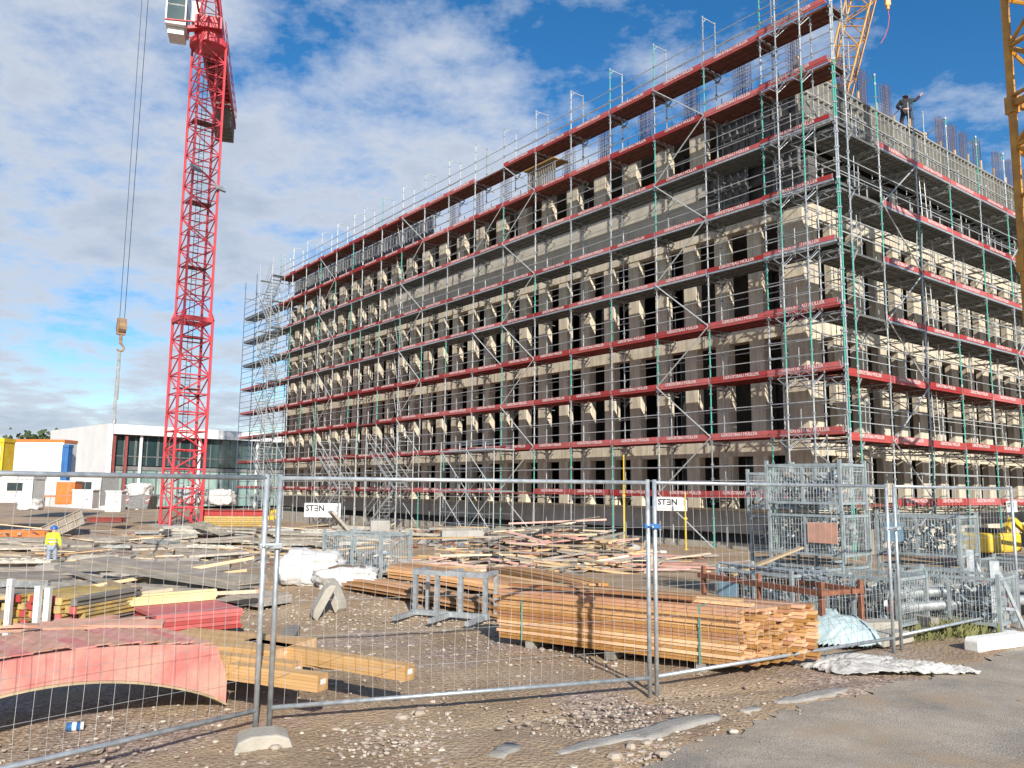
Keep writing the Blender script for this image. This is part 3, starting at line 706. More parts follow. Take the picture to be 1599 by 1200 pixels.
def stair_tower(name, label, t, s, w, l, levels, mt='white_tube', z0=-.8, gap=2.0):
    o = T(name, label, 'stair tower', W(t, s, 0), TH)
    top = DK(levels-1)+1.4 if levels > 3 else z0+gap*levels+1.2
    for x in (0, w):
        for y in (0, l):
            m = MB(); m.tube((x, y, z0), (x, y, top), .026, 6); m.build('post', mt, o)
    for k in range(levels):
        zb = (z0+.1 if k == 0 else DK(k-1)) if levels > 3 else z0+.1+gap*k
        zt = DK(k) if levels > 3 else zb+gap
        m = MB(); a, b = (l*.1, l*.9) if k % 2 else (l*.9, l*.1)
        for x in (.08, w-.08): m.bar((x, a, zb), (x, b, zt), .03, .14)
        for j in range(10):
            f = (j+.5)/10; m.box((w/2, a+(b-a)*f, zb+(zt-zb)*f), (w-.2, .2, .025))
        m.build('stair_flight', 'galv', o)
        m = MB()
        for x in (.02, w-.02):
            for hh in (.55, 1.0): m.tube((x, a, zb+hh), (x, b, zt+hh), .018, 5)
        for hh in (.5, 1.0):
            m.tube((0, 0, zt+hh), (w, 0, zt+hh), .018, 5); m.tube((0, l, zt+hh), (w, l, zt+hh), .018, 5)
        m.build('handrail', mt, o)
        m = MB(); m.bb((.03, 0, zt-.06), (w-.03, l*.12, zt-.02)); m.bb((.03, l*.88, zt-.06), (w-.03, l, zt-.02)); m.build('landing', 'deck_steel', o)
    return o
stair_tower('stair_tower', 'tall white zigzag stair tower at the far left end of the long scaffold', -1.15, S[-1]-1.4, .95, 2.6, 9)
stair_tower('access_stair', 'short access stair at the foot of the long scaffold, right of its twin', -1.25, S[10]+.2, 1.0, 3.6, 2, z0=-.35, gap=2.05)
stair_tower('access_stair', 'short access stair at the foot of the long scaffold, left of its twin', -1.25, S[13]-.4, 1.0, 3.6, 2, z0=-.45, gap=2.05)
def lean_scaffold():
    o = T('working_platform', 'low pipe platform with crossed braces beside the access stairs', 'scaffold', W(-1.3, S[7]-1.2, -.3), TH)
    for x in (0, 1.1):
        for y in (0, 2.2, 4.4):
            m = MB(); m.tube((x, y, 0), (x, y, 4.4), .025, 6); m.build('post', 'white_tube', o)
    for y in (0, 2.2):
        m = MB(); m.tube((-.03, y, .1), (-.03, y+2.2, 2.0), .022, 5); m.tube((-.05, y+2.2, .1), (-.05, y, 2.0), .022, 5); m.tube((-.03, y, 2.1), (-.03, y+2.2, 4), .022, 5); m.build('diagonal_brace', 'white_tube', o)
    for z in (2.0, 3.9):
        m = MB(); m.bb((-.05, -.1, z), (1.1, 4.5, z+.07)); m.build('deck', 'galv', o)
    m = MB()
    for z in (.5, 1.0, 2.6, 3.1, 4.3): m.tube((0, 0, z), (0, 4.4, z), .018, 5); m.tube((1.1, 0, z), (1.1, 4.4, z), .018, 5)
    m.build('guard_rail', 'galv', o)
lean_scaffold()
for s, h, lb in ((8.9, 3.4, 'tall yellow steel prop standing in front of the plinth under the long scaffold'), (5.9, 2.0, 'short yellow steel prop in front of the plinth near the scaffold foot')):
    m = MB(); m.tube((0, 0, 0), (0, 0, h*.55), .035, 8); m.tube((0, 0, h*.5), (0, 0, h), .026, 8); m.box((0, 0, h*.54), (.1, .1, .08)); m.bb((-.08, -.08, 0), (.08, .08, .012))
    tag(m.build('steel_prop', 'yellow', None, W(-.6, s, hgt(*W(-.6, s).xy)+.0)), lb, 'prop', 'yellow props before the long side')

# ---------------------------------------------------------------- lattice masts
def lattice(m, w, z0, z1, bay, r, rd, mi=0, axis_fn=None, w1=None):
    f = axis_fn or (lambda x, y, z: (x, y, z)); w1 = w1 or w
    n = max(1, round((z1-z0)/bay)); cs = [(-1, -1), (1, -1), (1, 1), (-1, 1)]
    def pt(c, z):
        ww = w+(w1-w)*(z-z0)/(z1-z0); return f(c[0]*ww/2, c[1]*ww/2, z)
    for c in cs: m.tube(pt(c, z0), pt(c, z1), r, 6, mi)
    for k in range(n):
        a, b = z0+(z1-z0)*k/n, z0+(z1-z0)*(k+1)/n
        for i in range(4):
            c, d = cs[i], cs[(i+1) % 4]
            if (k+i) % 2: m.tube(pt(c, a), pt(d, b), rd, 5, mi)
            else: m.tube(pt(d, a), pt(c, b), rd, 5, mi)
            m.tube(pt(c, b), pt(d, b), rd, 5, mi)

def red_crane():
    base = Vector((-20.75, 51.5, 0)); z0 = hgt(base.x, base.y)
    o = T('tower_crane', 'tall red lattice tower crane with a grey cab left of the shell', 'crane', (base.x, base.y, 0), R(40))
    m = MB(); lattice(m, 1.9, z0, 12.4, 1.15, .095, .048); m.build('lower_mast', 'crane_red', o)
    m = MB(); lattice(m, 1.68, 12.9, 31.2, 1.05, .085, .043); m.build('upper_mast', 'crane_red', o)
    m = MB()
    for c in ((-1, -1), (1, -1), (1, 1), (-1, 1)): m.bar((c[0]*.95, c[1]*.95, 12.4), (c[0]*.81, c[1]*.81, 12.9), .22, .22)
    for a, b in (((-1, -1), (1, -1)), ((1, -1), (1, 1)), ((1, 1), (-1, 1)), ((-1, 1), (-1, -1))): m.bar((a[0]*.95, a[1]*.95, 12.45), (b[0]*.95, b[1]*.95, 12.45), .2, .3)
    m.build('mast_collar', 'crane_red', o)
    m = MB()
    m.bb((-1.5, -1.5, z0-.3), (1.5, 1.5, z0+.12))
    m.build('foundation', 'concrete', o)
    m = MB()
    for x in (-.15, .15): m.tube((x, .3, z0), (x, .3, 31), .02, 5)
    z = z0
    while z < 31: m.tube((-.15, .3, z), (.15, .3, z), .014, 4); z += .3
    for k in range(10):
        z = z0+1.5+k*2.9
        m.tube((-.35, .2, z), (.35, .2, z), .014, 4)
    m.build('ladder', 'rope', o)
    for z in (4.8, 8.0, 11.4, 16, 20.4, 26):
        m = MB(); m.bb((-.75, -.1, z), (.75, .75, z+.05)); m.build('rest_platform', 'crane_dark', o)
    # slewing unit and everything above turn with the jib
    ja = R(15.7+90) - R(40)              # counter-jib direction in crane frame, measured from x
    up = bpy.data.objects.new('slewing_unit', MB().mesh('slewing_unit', 'crane_red')); C.objects.link(up)
    bpy.data.objects.remove(up)
    def jf(y, x=0, z=0):                 # y along the counter-jib, x to its right
        ca, sa = math.cos(ja), math.sin(ja); return Vector((y*ca+x*sa, y*sa-x*ca, z))
    m = MB(); m.tube((0, 0, 31.2), (0, 0, 31.6), 1.25, 20); m.tube((0, 0, 31.6), (0, 0, 32.1), 1.0, 16)
    m.bar(jf(-1.3, 0, 32.5), jf(1.6, 0, 32.5), 1.7, .8); m.build('slewing_ring', 'crane_red', o)
    # tower top
    m = MB()
    for a in (-.7, .7):
        for b in (-.8, .8): m.tube(jf(b, a, 32.8), jf(0, 0, 38.5), .07, 6)
    m.build('tower_head', 'crane_red', o)
    # jib towards the viewer
    m = MB(); zb = 33.1; Lj = 46.
    for x in (-.65, .65): m.tube(jf(-1.2, x, zb), jf(-Lj, x, zb), .075, 6)
    m.tube(jf(-1.2, 0, zb+1.5), jf(-Lj, 0, zb+1.5), .075, 6)
    y = -1.2; k = 0
    while y > -Lj+1:
        for x in (-.65, .65):
            m.tube(jf(y, x, zb), jf(y-.7, 0, zb+1.5), .035, 5); m.tube(jf(y-.7, 0, zb+1.5), jf(y-1.4, x, zb), .035, 5)
        m.tube(jf(y, -.65, zb), jf(y, .65, zb), .035, 5); m.tube(jf(y, -.65 if k % 2 else .65, zb), jf(y-1.4, .65 if k % 2 else -.65, zb), .03, 5); y -= 1.4; k += 1
    m.build('jib', 'crane_red', o)
    m = MB()
    for y in (-12, -26, -40): m.tube(jf(0, 0, 38.4), jf(y, 0, zb+1.5), .03, 5)
    m.tube(jf(0, 0, 38.4), jf(14, .6, zb+.4), .04, 5); m.tube(jf(0, 0, 38.4), jf(14, -.6, zb+.4), .04, 5); m.build('tie_rod', 'crane_red', o)
    # counter jib
    m = MB()
    for x in (-.75, .75): m.bar(jf(1, x, 32.8), jf(15.8, x, 32.8), .16, .42)
    y = 1.4; k = 0
    while y < 15.5: m.bar(jf(y, -.75, 32.75), jf(y, .75, 32.75), .09, .12); m.bar(jf(y, -.75 if k % 2 else .75, 32.75), jf(y+.8, .75 if k % 2 else -.75, 32.75), .06, .06); y += .8; k += 1
    m.build('counter_jib', 'crane_red', o)
    m = MB(); m.bar(jf(1.5, 0, 32.93), jf(11.5, 0, 32.93), 1.3, .03); m.build('walkway', 'crane_dark', o)
    m = MB()
    for x in (-.85, .85):
        for hh in (.5, 1.0): m.tube(jf(1, x, 33+hh), jf(15.5, x, 33+hh), .022, 5)
        y = 1.
        while y < 15.6: m.tube(jf(y, x, 33), jf(y, x, 34), .02, 5); y += 1.5
    m.build('guard_rail', 'crane_red', o)
    for y in (12.4, 13.1, 13.8, 14.5, 15.2):
        m = MB(); m.bar(jf(y-.28, 0, 32.3), jf(y+.28, 0, 32.3), 1.45, 2.2); m.build('counterweight', 'weight', o)
    m = MB(); m.bar(jf(8, 0, 33.6), jf(10, 0, 33.6), 1.1, 1.1); m.build('hoist_winch', 'crane_dark', o)
    for (x, y, z) in ((-.7, -1.0, 22.3), (.95, -.9, 21.4)):
        m = MB(); m.box((x, y, z), (.7, .12, .5), 0, (R(-35), 0, R(20))); m.build('floodlight', 'galv_old', o)
    # cab on the left of the jib root
    cb = bpy.data.objects.new('cab', None)
    m = MB(); c = jf(-.9, -1.95, 33.1); cw, cd, ch = 1.25, 1.9, 2.5
    rot = Matrix.Rotation(ja-math.pi/2, 3, 'Z')
    def cbx(mm, cx, cy, cz, dx_, dy_, dz_, mi=0): mm.box(c+rot @ Vector((cx, cy, cz)), (dx_, dy_, dz_), mi, rot)
    cbx(m, 0, 0, -ch/2-.1, cw, cd, .2); cbx(m, 0, .1, -ch/2-.45, cw*.8, cd*.7, .45); cbx(m, 0, 0, ch/2, cw, cd, .12)
    for x in (-1, 1):
        for y in (-1, 1): cbx(m, x*(cw/2-.04), y*(cd/2-.04), 0, .09, .09, ch)
    cbx(m, 0, cd/2-.05, 0, cw, .06, ch); cbx(m, 0, -cd/2+.04, -.1, cw, .07, .1)
    cab = m.build('cab', 'white_paint', o)
    m = MB(); cbx(m, 0, -cd/2+.02, 0, cw-.16, .03, ch-.15); cbx(m, -cw/2+.03, 0, .1, .03, cd-.2, ch-.3); cbx(m, cw/2-.03, 0, .1, .03, cd-.2, ch-.3); m.build('window', 'glass_green', cab)
    m = MB(); m.bar(jf(-.9, -1.3, 31.95), jf(-.9, -.3, 32.2), .5, .2)
    for y in (-1.9, .1): m.tube(jf(y, -2.6, 31.85), jf(y, -.5, 32.0), .05, 5)
    m.build('cab_bracket', 'crane_red', o)
    m = MB(); m.bar(jf(-.6, -.85, 33.4), jf(.8, -.85, 33.4), .6, 1.5); m.build('switch_cabinet', 'white_paint', o)
    # trolley, ropes, hook block, chains
    yt = -22.6
    m = MB(); m.bar(jf(yt-.8, 0, zb-.2), jf(yt+.8, 0, zb-.2), 1.2, .25); m.build('trolley', 'crane_red', o)
    m = MB()
    for dxx in (-.14, .14): m.tube(jf(yt, dxx, zb-.2), jf(yt, dxx*.6, 8.1), .012, 5)
    m.build('hoist_rope', 'rope', o)
    m = MB(); q = jf(yt, 0, 0)
    m.box((q.x, q.y, 7.75), (.3, .16, .62)); m.tube((q.x-.13, q.y, 7.75), (q.x+.13, q.y, 7.75), .26, 12); m.tube((q.x, q.y, 7.45), (q.x, q.y, 7.1), .06, 6)
    m.path([(q.x, q.y, 7.12), (q.x+.13, q.y, 7.0), (q.x+.12, q.y, 6.86), (q.x, q.y, 6.8), (q.x-.1, q.y, 6.88)], .04, 6); m.build('hook_block', 'hook_rust', o)
    m = MB()
    for dxx, r_, zl in ((-.05, .035, 4.6), (.04, .035, 5.0), (0, .03, 4.2), (-.02, .014, 2.9)):
        m.tube((q.x+dxx*.4, q.y, 6.85), (q.x+dxx, q.y+.02, zl), r_, 6)
    m.tube((q.x, q.y, 4.3), (q.x-.02, q.y, 4.1), .06, 6); m.build('lifting_chain', 'galv_old', o)
mat('hook_rust', (.35, .22, .12), (.20, .13, .08), rough=.7, scale=6)
red_crane()

def yellow_crane():
    cx_, cy_ = 15.25, 21.0
    o = T('tower_crane', 'yellow lattice crane mast cut by the right edge of the picture', 'crane', (cx_, cy_, 0), R(12))
    m = MB(); lattice(m, 1.9, -.2, 44, 1.45, .115, .06); m.build('mast', 'crane_yellow', o)
    for z in (8.2, 12.8, 18.6, 24.2):
        m = MB()
        for a, b in (((-1, -1), (1, -1)), ((1, -1), (1, 1)), ((1, 1), (-1, 1)), ((-1, 1), (-1, -1))): m.bar((a[0]*.95, a[1]*.95, z), (b[0]*.95, b[1]*.95, z), .16, .16)
        for c in ((-1, -1), (1, -1), (1, 1), (-1, 1)): m.box((c[0]*.95, c[1]*.95, z), (.26, .26, .5))
        m.build('joint_frame', 'crane_yellow', o)
    m = MB()
    for x in (-.9, -.6): m.tube((x, -1.15, 0), (x, -1.15, 44), .022, 5)
    z = 0
    while z < 30: m.tube((-.9, -1.15, z), (-.6, -1.15, z), .014, 4); z += .3
    m.tube((-1.2, -1.1, 0), (-1.2, -1.1, 44), .03, 5); m.build('ladder', 'rope', o)
    m = MB(); m.bb((-1.6, -1.6, -.25), (1.6, 1.6, .25)); m.build('base_block', 'concrete', o)
    # luffing boom crane behind the shell
    a = PD(1296, 190, 62); b = PD(1372, -110, 60)
    d = (b-a).normalized(); foot = a+d*((-.2-a.z)/d.z)
    o = T('boom_crane', 'yellow lattice crane boom rising behind the scaffold corner', 'crane', (foot.x, foot.y, -.2))
    q = d.to_track_quat('Z', 'Y').to_matrix(); Lb = (b-foot).length
    fn = lambda x, y, z: q @ Vector((x, y, z))
    m = MB(); lattice(m, 1.9, 1.5, Lb+6, 1.6, .09, .05, axis_fn=fn); m.build('boom', 'crane_yellow', o)
    m = MB(); m.bb((-1.5, -3, .5), (1.5, 3, 2.6)); m.build('crane_body', 'crane_yellow', o, bevel=.1)
    for x in (-2.2, 1.6):
        m = MB(); m.bb((x, -3.4, 0), (x+.6, 3.4, 1.0)); m.build('crawler_track', 'grey_paint', o, bevel=.2)
    m = MB(); tip = fn(0, 0, Lb+6); m.tube(fn(.0, -1.1, Lb*.5), fn(0, -1.1, Lb+6), .04, 5)
    hk = PD(1387, 4, 56)-o.location; m.tube(tip, (hk.x, hk.y, hk.z+22), .04, 5); m.build('pendant_rope', 'rope', o)
    # hook of the second boom
    o = T('crane_hook', 'yellow hook block with a dangling sling above the roof', 'crane hook', PD(1386, 4, 46))
    m = MB(); m.tube((0, 0, .3), (0, 0, 24), .03, 5); m.build('hoist_rope', 'rope', o)
    m = MB(); m.box((0, 0, .1), (.34, .2, .7)); m.box((0, 0, -.35), (.18, .16, .3)); m.build('hook_block', 'crane_yellow', o, bevel=.04)
    m = MB(); m.path([(0, 0, -.45), (.05, 0, -1), (-.05, 0, -1.6), (-.25, 0, -2.2), (-.55, 0, -2.7)], .025, 5); m.build('sling', 'form_red', o)
yellow_crane()

# ---------------------------------------------------------------- people
def person(label, loc, rz, joints, radii, top_m, leg_m, helmet, hood=False, H=1.0):
    """joints: dict of points; the body is one skin-modified mesh, clothing are children grown from the same skeleton"""
    o = T('person', label, 'person', loc, rz)
    E = [('pel', 'chest'), ('chest', 'neck'), ('neck', 'head'), ('head', 'crown'), ('chest', 'shL'), ('shL', 'elL'), ('elL', 'wrL'), ('wrL', 'haL'), ('chest', 'shR'), ('shR', 'elR'), ('elR', 'wrR'), ('wrR', 'haR'),
         ('pel', 'hiL'), ('hiL', 'knL'), ('knL', 'anL'), ('anL', 'toL'), ('pel', 'hiR'), ('hiR', 'knR'), ('knR', 'anR'), ('anR', 'toR')]
    def grow(name, edges, mt, add, parent):
        names = []
        for a, b in edges:
            for c in (a, b):
                if c not in names: names.append(c)
        me = bpy.data.meshes.new(name); me.from_pydata([joints[n] for n in names], [(names.index(a), names.index(b)) for a, b in edges], [])
        me.materials.append(M[mt]); ob = link(name, me, parent)
        md = ob.modifiers.new('skin', 'SKIN'); md.use_smooth_shade = True
        for i, n in enumerate(names): r_ = radii.get(n, .06)+add; me.skin_vertices[0].data[i].radius = (r_, r_)
        me.skin_vertices[0].data[0].use_root = True
        s2 = ob.modifiers.new('sub', 'SUBSURF'); s2.levels = 1; s2.render_levels = 2
        return ob
    grow('body', E, 'skin', 0, o)
    grow('jacket', [e for e in E if e in (('pel', 'chest'), ('chest', 'neck'), ('chest', 'shL'), ('shL', 'elL'), ('elL', 'wrL'), ('chest', 'shR'), ('shR', 'elR'), ('elR', 'wrR'))]+([('neck', 'head'), ('head', 'crown')] if hood else []), top_m, .03, o)
    grow('trousers', [e for e in E if e[0] in ('hiL', 'hiR', 'knL', 'knR') or e[1] in ('hiL', 'hiR')], leg_m, .018, o)
    for sd_ in 'LR':
        m = MB(); a = Vector(joints['an'+sd_]); t_ = Vector(joints['to'+sd_]); m.bar(a+Vector((0, 0, -.04)), t_+Vector((0, 0, .0)), .11, .10); m.build('boot', 'hair', o, bevel=.02)
    if helmet:
        h = Vector(joints['crown']); m = MB(); n = 12
        rings = [(.0, .145), (.05, .14), (.10, .11), (.13, .06), (.14, .01)]
        vs = [(h.x+r_*math.cos(2*math.pi*i/n), h.y+r_*math.sin(2*math.pi*i/n), h.z-.07+z) for z, r_ in rings for i in range(n)]
        m.add(vs, [(k*n+i, k*n+(i+1) % n, (k+1)*n+(i+1) % n, (k+1)*n+i) for k in range(4) for i in range(n)]+[tuple(range(4*n, 5*n))])
        m.tube((h.x, h.y+.03, h.z-.08), (h.x, h.y+.03, h.z-.06), .17, 14); m.build('helmet', helmet, o, smooth=True)
    return o, grow
def hands(o, joints):
    for s_ in 'LR':
        w = Vector(joints['wr'+s_]); h = Vector(joints['ha'+s_]); d = (h-w).normalized(); side = d.cross(Vector((0, 1, 0))).normalized()
        m = MB()
        for k in range(4): a = h+side*(.03-.02*k); m.tube(a, a+d*(.075-.008*abs(k-1.3))+Vector((0, .015, 0)), .009, 6, r2=.007)
        m.tube(h-d*.05+side*.04, h+d*.01+side*.075, .01, 6, r2=.008); m.build('fingers', 'skin', o)
J = dict(pel=(0, 0, .95), chest=(0, -.01, 1.32), neck=(0, .0, 1.50), head=(0, .03, 1.62), crown=(0, .04, 1.73),
         shL=(-.19, 0, 1.42), elL=(-.27, .03, 1.13), wrL=(-.25, .14, .92), haL=(-.24, .17, .85), shR=(.19, 0, 1.42), elR=(.28, .0, 1.14), wrR=(.29, .07, .92), haR=(.29, .09, .84),
         hiL=(-.10, 0, .90), knL=(-.13, .03, .50), anL=(-.14, -.01, .09), toL=(-.17, .16, .05), hiR=(.10, 0, .90), knR=(.12, .04, .50), anR=(.13, .0, .09), toR=(.16, .17, .05))
RAD = dict(pel=.13, chest=.15, neck=.06, head=.085, crown=.08, shL=.075, shR=.075, elL=.048, elR=.048, wrL=.03, wrR=.03, haL=.035, haR=.035,
           hiL=.10, hiR=.10, knL=.065, knR=.065, anL=.045, anR=.045, toL=.035, toR=.035)
wp = P(79, 889)
o, grow = person('worker with blue helmet, yellow high-visibility jacket and pale jeans walking away across the yard', wp, R(8), J, RAD, 'hivis', 'jeans', 'helmet_blue'); hands(o, J)
m = MB(); m.tube((0, 0, 1.10), (0, 0, 1.15), .187, 14); m.tube((0, 0, 1.22), (0, 0, 1.26), .19, 14); m.build('reflective_band', 'white_paint', o)
m = MB(); m.box((0, .115, 1.64), (.05, .03, .05)); m.build('face', 'skin', o)
J2 = dict(J); J2.update(pel=(0, 0, .85), chest=(.02, .05, 1.20), neck=(.03, .08, 1.38), head=(.04, .11, 1.50), crown=(.05, .13, 1.60), shL=(-.17, .05, 1.30), elL=(-.32, .1, 1.10), wrL=(-.15, .25, 1.05), haL=(-.1, .28, 1.04),
     shR=(.20, .05, 1.30), elR=(.42, .08, 1.32), wrR=(.60, .08, 1.50), haR=(.65, .08, 1.56), hiL=(-.1, 0, .8), knL=(-.16, .18, .45), hiR=(.1, 0, .8), knR=(.16, .16, .45))
o, grow = person('dark hooded worker reaching out with one arm on top of the roof formwork', W(9.6, W2+.15, 16.92), R(-15), J2, RAD, 'dark_cloth', 'dark_cloth', None, hood=True); hands(o, J2)
m = MB(); m.bb((-.5, -.3, -.06), (.9, .5, 0)); o2 = T('platform_board', 'small timber platform on the roof formwork under the hooded worker', 'platform', W(9.6, W2+.15, 16.91), TH); m.build('board', 'wood_grey', o2)
m = MB(); m.tube((-.45, -.3, -.9), (-.45, -.3, 1.0), .02, 5); m.tube((.85, -.3, -.9), (.85, -.3, 1.0), .02, 5); m.build('rail_post', 'galv_old', o2)

# ---------------------------------------------------------------- background left: white hall, containers, trees
def white_hall():
    c = PD(163, 757, 82); zb = -.75
    o = T('office_hall', 'white flat-roofed hall with a green glazed front behind the red crane', 'building', (c.x, c.y, zb), R(47))
    H_ = 8.75; Lx, Ly = 34., 17.
    m = MB(); m.bb((0, 0, H_-1.0), (Lx, Ly, H_)); m.bb((0, 0, 0), (.5, Ly, H_-1.002)); m.bb((.5, Ly-.4, 0), (Lx, Ly, H_-1.002)); m.build('wall', 'white_wall', o)
    m = MB(); m.bb((.5, .9, 4.1), (Lx, Ly-.5, 4.5)); m.build('floor_slab', 'grey_paint', o)
    m = MB(); m.bb((.5, 8, 0), (Lx, 8.2, H_-1.1)); m.build('inner_wall', 'glass_green', o)
    x = .9
    while x < Lx:
        for z0, z1, mt in ((.3, 4.05, 'glass_pale'), (4.6, H_-1.05, 'glass_green')):
            m = MB(); m.bb((x, 1.0, z0), (x+2.3, 1.03, z1)); g = m.build('window', mt, o)
            f = MB()
            for xx in (0, 1.13, 2.24): f.bb((x+xx-.02, .92, z0), (x+xx+.05, 1.06, z1))
            f.bb((x, .93, z0+.9), (x+2.3, 1.05, z0+.98)); f.build('frame', 'grey_paint', g)
        x += 2.36
    for x in (3.6, 10, 17, 24):
        m = MB(); m.tube((x, .55, 0), (x, .55, H_-1), .16, 10); m.build('pillar', 'white_wall', o)
    m = MB(); m.bb((.6, .3, 0), (.95, .5, H_-1.002)); m.build('red_post', 'deck_red', o)
    m = MB(); m.bb((1.9, .3, 0), (2.15, .5, H_-1.002)); m.build('red_post', 'deck_red', o)
white_hall()
def container(label, px, pyb, Y, w, h, d, mt, rz=0., stripe=None, z=None, name='site_container', wins=1, wx=None):
    c = PD(px, pyb, Y); z = c.z if z is None else z
    o = T(name, label, 'container', (c.x, c.y, z), rz)
    m = MB(); m.bb((0, 0, 0), (w, d, h)); 
    n = int(w/.25)
    for i in range(n): m.bb((i*w/n, -.03, .15), (i*w/n+.12, 0, h-.2))
    m.build('wall', mt, o)
    m = MB(); m.bb((-.04, -.06, h-.18), (w+.04, d+.04, h+.02)); m.bb((-.04, -.06, 0), (w+.04, .0, .15)); [m.bb((x, -.06, .15), (x+.05, -.035, h-.18)) for x in (-.04, w-.01)]; m.build('frame', stripe or mt, o)
    for i in range(wins):
        m = MB(); x = wx or w*(i+.5)/wins; m.bb((x-.5, -.07, h*.4), (x+.5, -.04, h*.78)); f = m.build('window', 'white_paint', o)
        m = MB(); m.bb((x-.42, -.09, h*.44), (x+.42, -.072, h*.74)); m.build('pane', 'glass_dark', f)
    return o
container('yellow site container with a dark window at the left edge, upper one of its stack', -66, 741, 44, 2.35, 1.95, 1.0, 'yellow', 0, wx=1.75)
container('white site container with small windows at the left edge, lower one of its stack', -110, 784, 44.2, 5.5, 1.45, 1.2, 'white_paint', 0, wins=3)
container('long white container hall with an orange roof stripe left of the white hall', 14, 776, 62, 3.9, 4.35, 1.8, 'white_wall', 0, stripe='orange', wins=0)
container('narrow blue container end between the white hall and the orange striped container', 93, 776, 61.5, .4, 3.9, .6, 'blue', 0, wins=0)
container('white container with a grey window in front of the white hall', 108, 790, 56, 2.0, 2.2, 3, 'white_paint', R(4), wins=1)
def small_cabin(label, px, pyb, w, h, d, mt, name='site_toilet', cat='toilet', Y=None, door='white_paint'):
    c = P(px, pyb) if Y is None else PD(px, pyb, Y); o = T(name, label, cat, c, R(6))
    m = MB(); m.bb((0, 0, 0), (w, d, h)); m.build('body', mt, o, bevel=.03)
    m = MB(); m.bb((-.04, -.04, h), (w+.04, d+.04, h+.1)); m.build('roof', 'white_paint', o, bevel=.03)
    m = MB(); m.bb((.12*w, -.04, .1), (.88*w, -.005, h-.1)); dd = m.build('door', door, o)
    m = MB(); m.bb((.7*w, -.07, h*.5), (.8*w, -.042, h*.55)); m.build('handle', 'grey_paint', dd)
small_cabin('orange portable toilet beside the white containers', 85, 788, 1.1, 1.35, 1.1, 'orange', Y=50, door='orange')
small_cabin('white cabinet right of the orange toilet', 111, 794, 1.15, 1.0, 1.0, 'white_paint', 'site_cabinet', 'cabinet', Y=48)
small_cabin('white switch box standing near the crane foot', 163, 800, .85, 1.1, .8, 'white_paint', 'switch_box', 'cabinet', Y=46)
def skip():
    c = PD(193, 795, 52); o = T('rubbish_skip', 'grey rubbish skip with red and white corner plates beside the crane', 'skip', c, R(3))
    m = MB(); m.prism([(.25, 0), (1.45, 0), (1.65, .9), (0, .9)], 0, 1.5); m.build('body', 'grey_paint', o)
    for x in (.06, 1.34):
        for k in range(3): m = MB(); m.box((x+.12, -.03, .42+.14*k), (.24, .02, .06), 0, (0, R(-30), 0)); m.build('warning_stripe', 'form_red' if k != 1 else 'white_paint', o)
skip()
def sack(name, label, loc, sx, sy, sz, mt='bag_white', seed=1, rz=0, group=None, cat='bag', tufts=2):
    from mathutils import noise
    m = MB(); nu, nv = 44, 26; vs = []
    for j in range(nv+1):
        v = math.pi*j/nv
        for i in range(nu):
            u = 2*math.pi*i/nu; x, y, z = math.cos(u)*math.sin(v), math.sin(u)*math.sin(v), math.cos(v)
            e = .62; f = lambda a: math.copysign(abs(a)**e, a)
            n_ = 1+.22*noise.noise((x*1.8+seed, y*1.8, z*1.8))+.13*noise.noise((x*5, y*5+seed, z*5))+.05*noise.noise((x*12, y*12+seed, z*12))+.16*max(0, 1-3*abs(noise.noise((x*2.6+seed, y*2.6+z, z*2.2))))
            z2 = f(z)*n_
            vs.append((f(x)*sx/2*n_, f(y)*sy/2*n_, max(0, (z2+1)*sz/2-.04)))
    m.add(vs, [(j*nu+i, (j+1)*nu+i, (j+1)*nu+(i+1) % nu, j*nu+(i+1) % nu) for j in range(nv) for i in range(nu)])
    o = m.build(name, mt, None, loc, (0, 0, rz), smooth=True); return tag(o, label, cat, group)
sack('rubble_bag', 'crumpled white bulk bag lying on top of the grey skip', PD(216, 771, 52.6)-Vector((0, 0, .15)), 1.5, 1.2, .8, seed=3)
sack('rubble_bag', 'white bulk bag standing just behind the red crane foot', PD(300, 790, 56), 1.6, 1.2, 1.3, seed=5)
sack('rubble_bag', 'grey white bulk bag right of the red crane foot', PD(345, 790, 55), 1.6, 1.2, 1.1, seed=9)
sack('rubble_bag', 'low white bag lying beside the leaning panels at the far left', PD(47, 797, 44), 1.1, .9, .6, seed=6)

def tree(label, loc, h, r, seed, name='broadleaf_tree'):
    q = random.Random(seed); o = T(name, label, 'tree', loc)
    m = MB(); m.tube((0, 0, 0), (0, 0, h*.45), .28, 8, r2=.16)
    tips = []
    for k in range(9):
        a = q.uniform(0, 6.28); z = h*q.uniform(.3, .5); e = Vector((math.cos(a)*r*q.uniform(.4, .8), math.sin(a)*r*q.uniform(.4, .8), h*q.uniform(.6, .95))); m.tube((0, 0, z), e, .1, 5, r2=.03); tips.append(e)
    m.build('trunk', 'bark', o); m = MB()
    for k in range(2600):
        t_ = q.choice(tips); p = t_+Vector((q.gauss(0, r*.28), q.gauss(0, r*.28), q.gauss(0, h*.11)))
        s_ = q.uniform(.12, .3); rt = Euler((q.uniform(0, 3), q.uniform(0, 3), q.uniform(0, 3))).to_matrix()
        m.add([p+rt @ Vector(v) for v in ((-s_, -s_, 0), (s_, -s_, 0), (s_, s_, 0), (-s_, s_, 0))], [(0, 1, 2, 3)])
    m.build('crown', 'leaf', o)
for px, Y, h, r, lb in ((52, 120, 8.8, 3.4, 'small bushy tree above the orange striped container roof'), (38, 126, 8.2, 3.2, 'lower tree left of the bushy tree behind the containers'), (86, 150, 7.6, 4, 'distant low tree touching the white hall')):
    c = PD(px, 757, Y); tree(lb, (c.x, c.y, -.7), h, r, px)

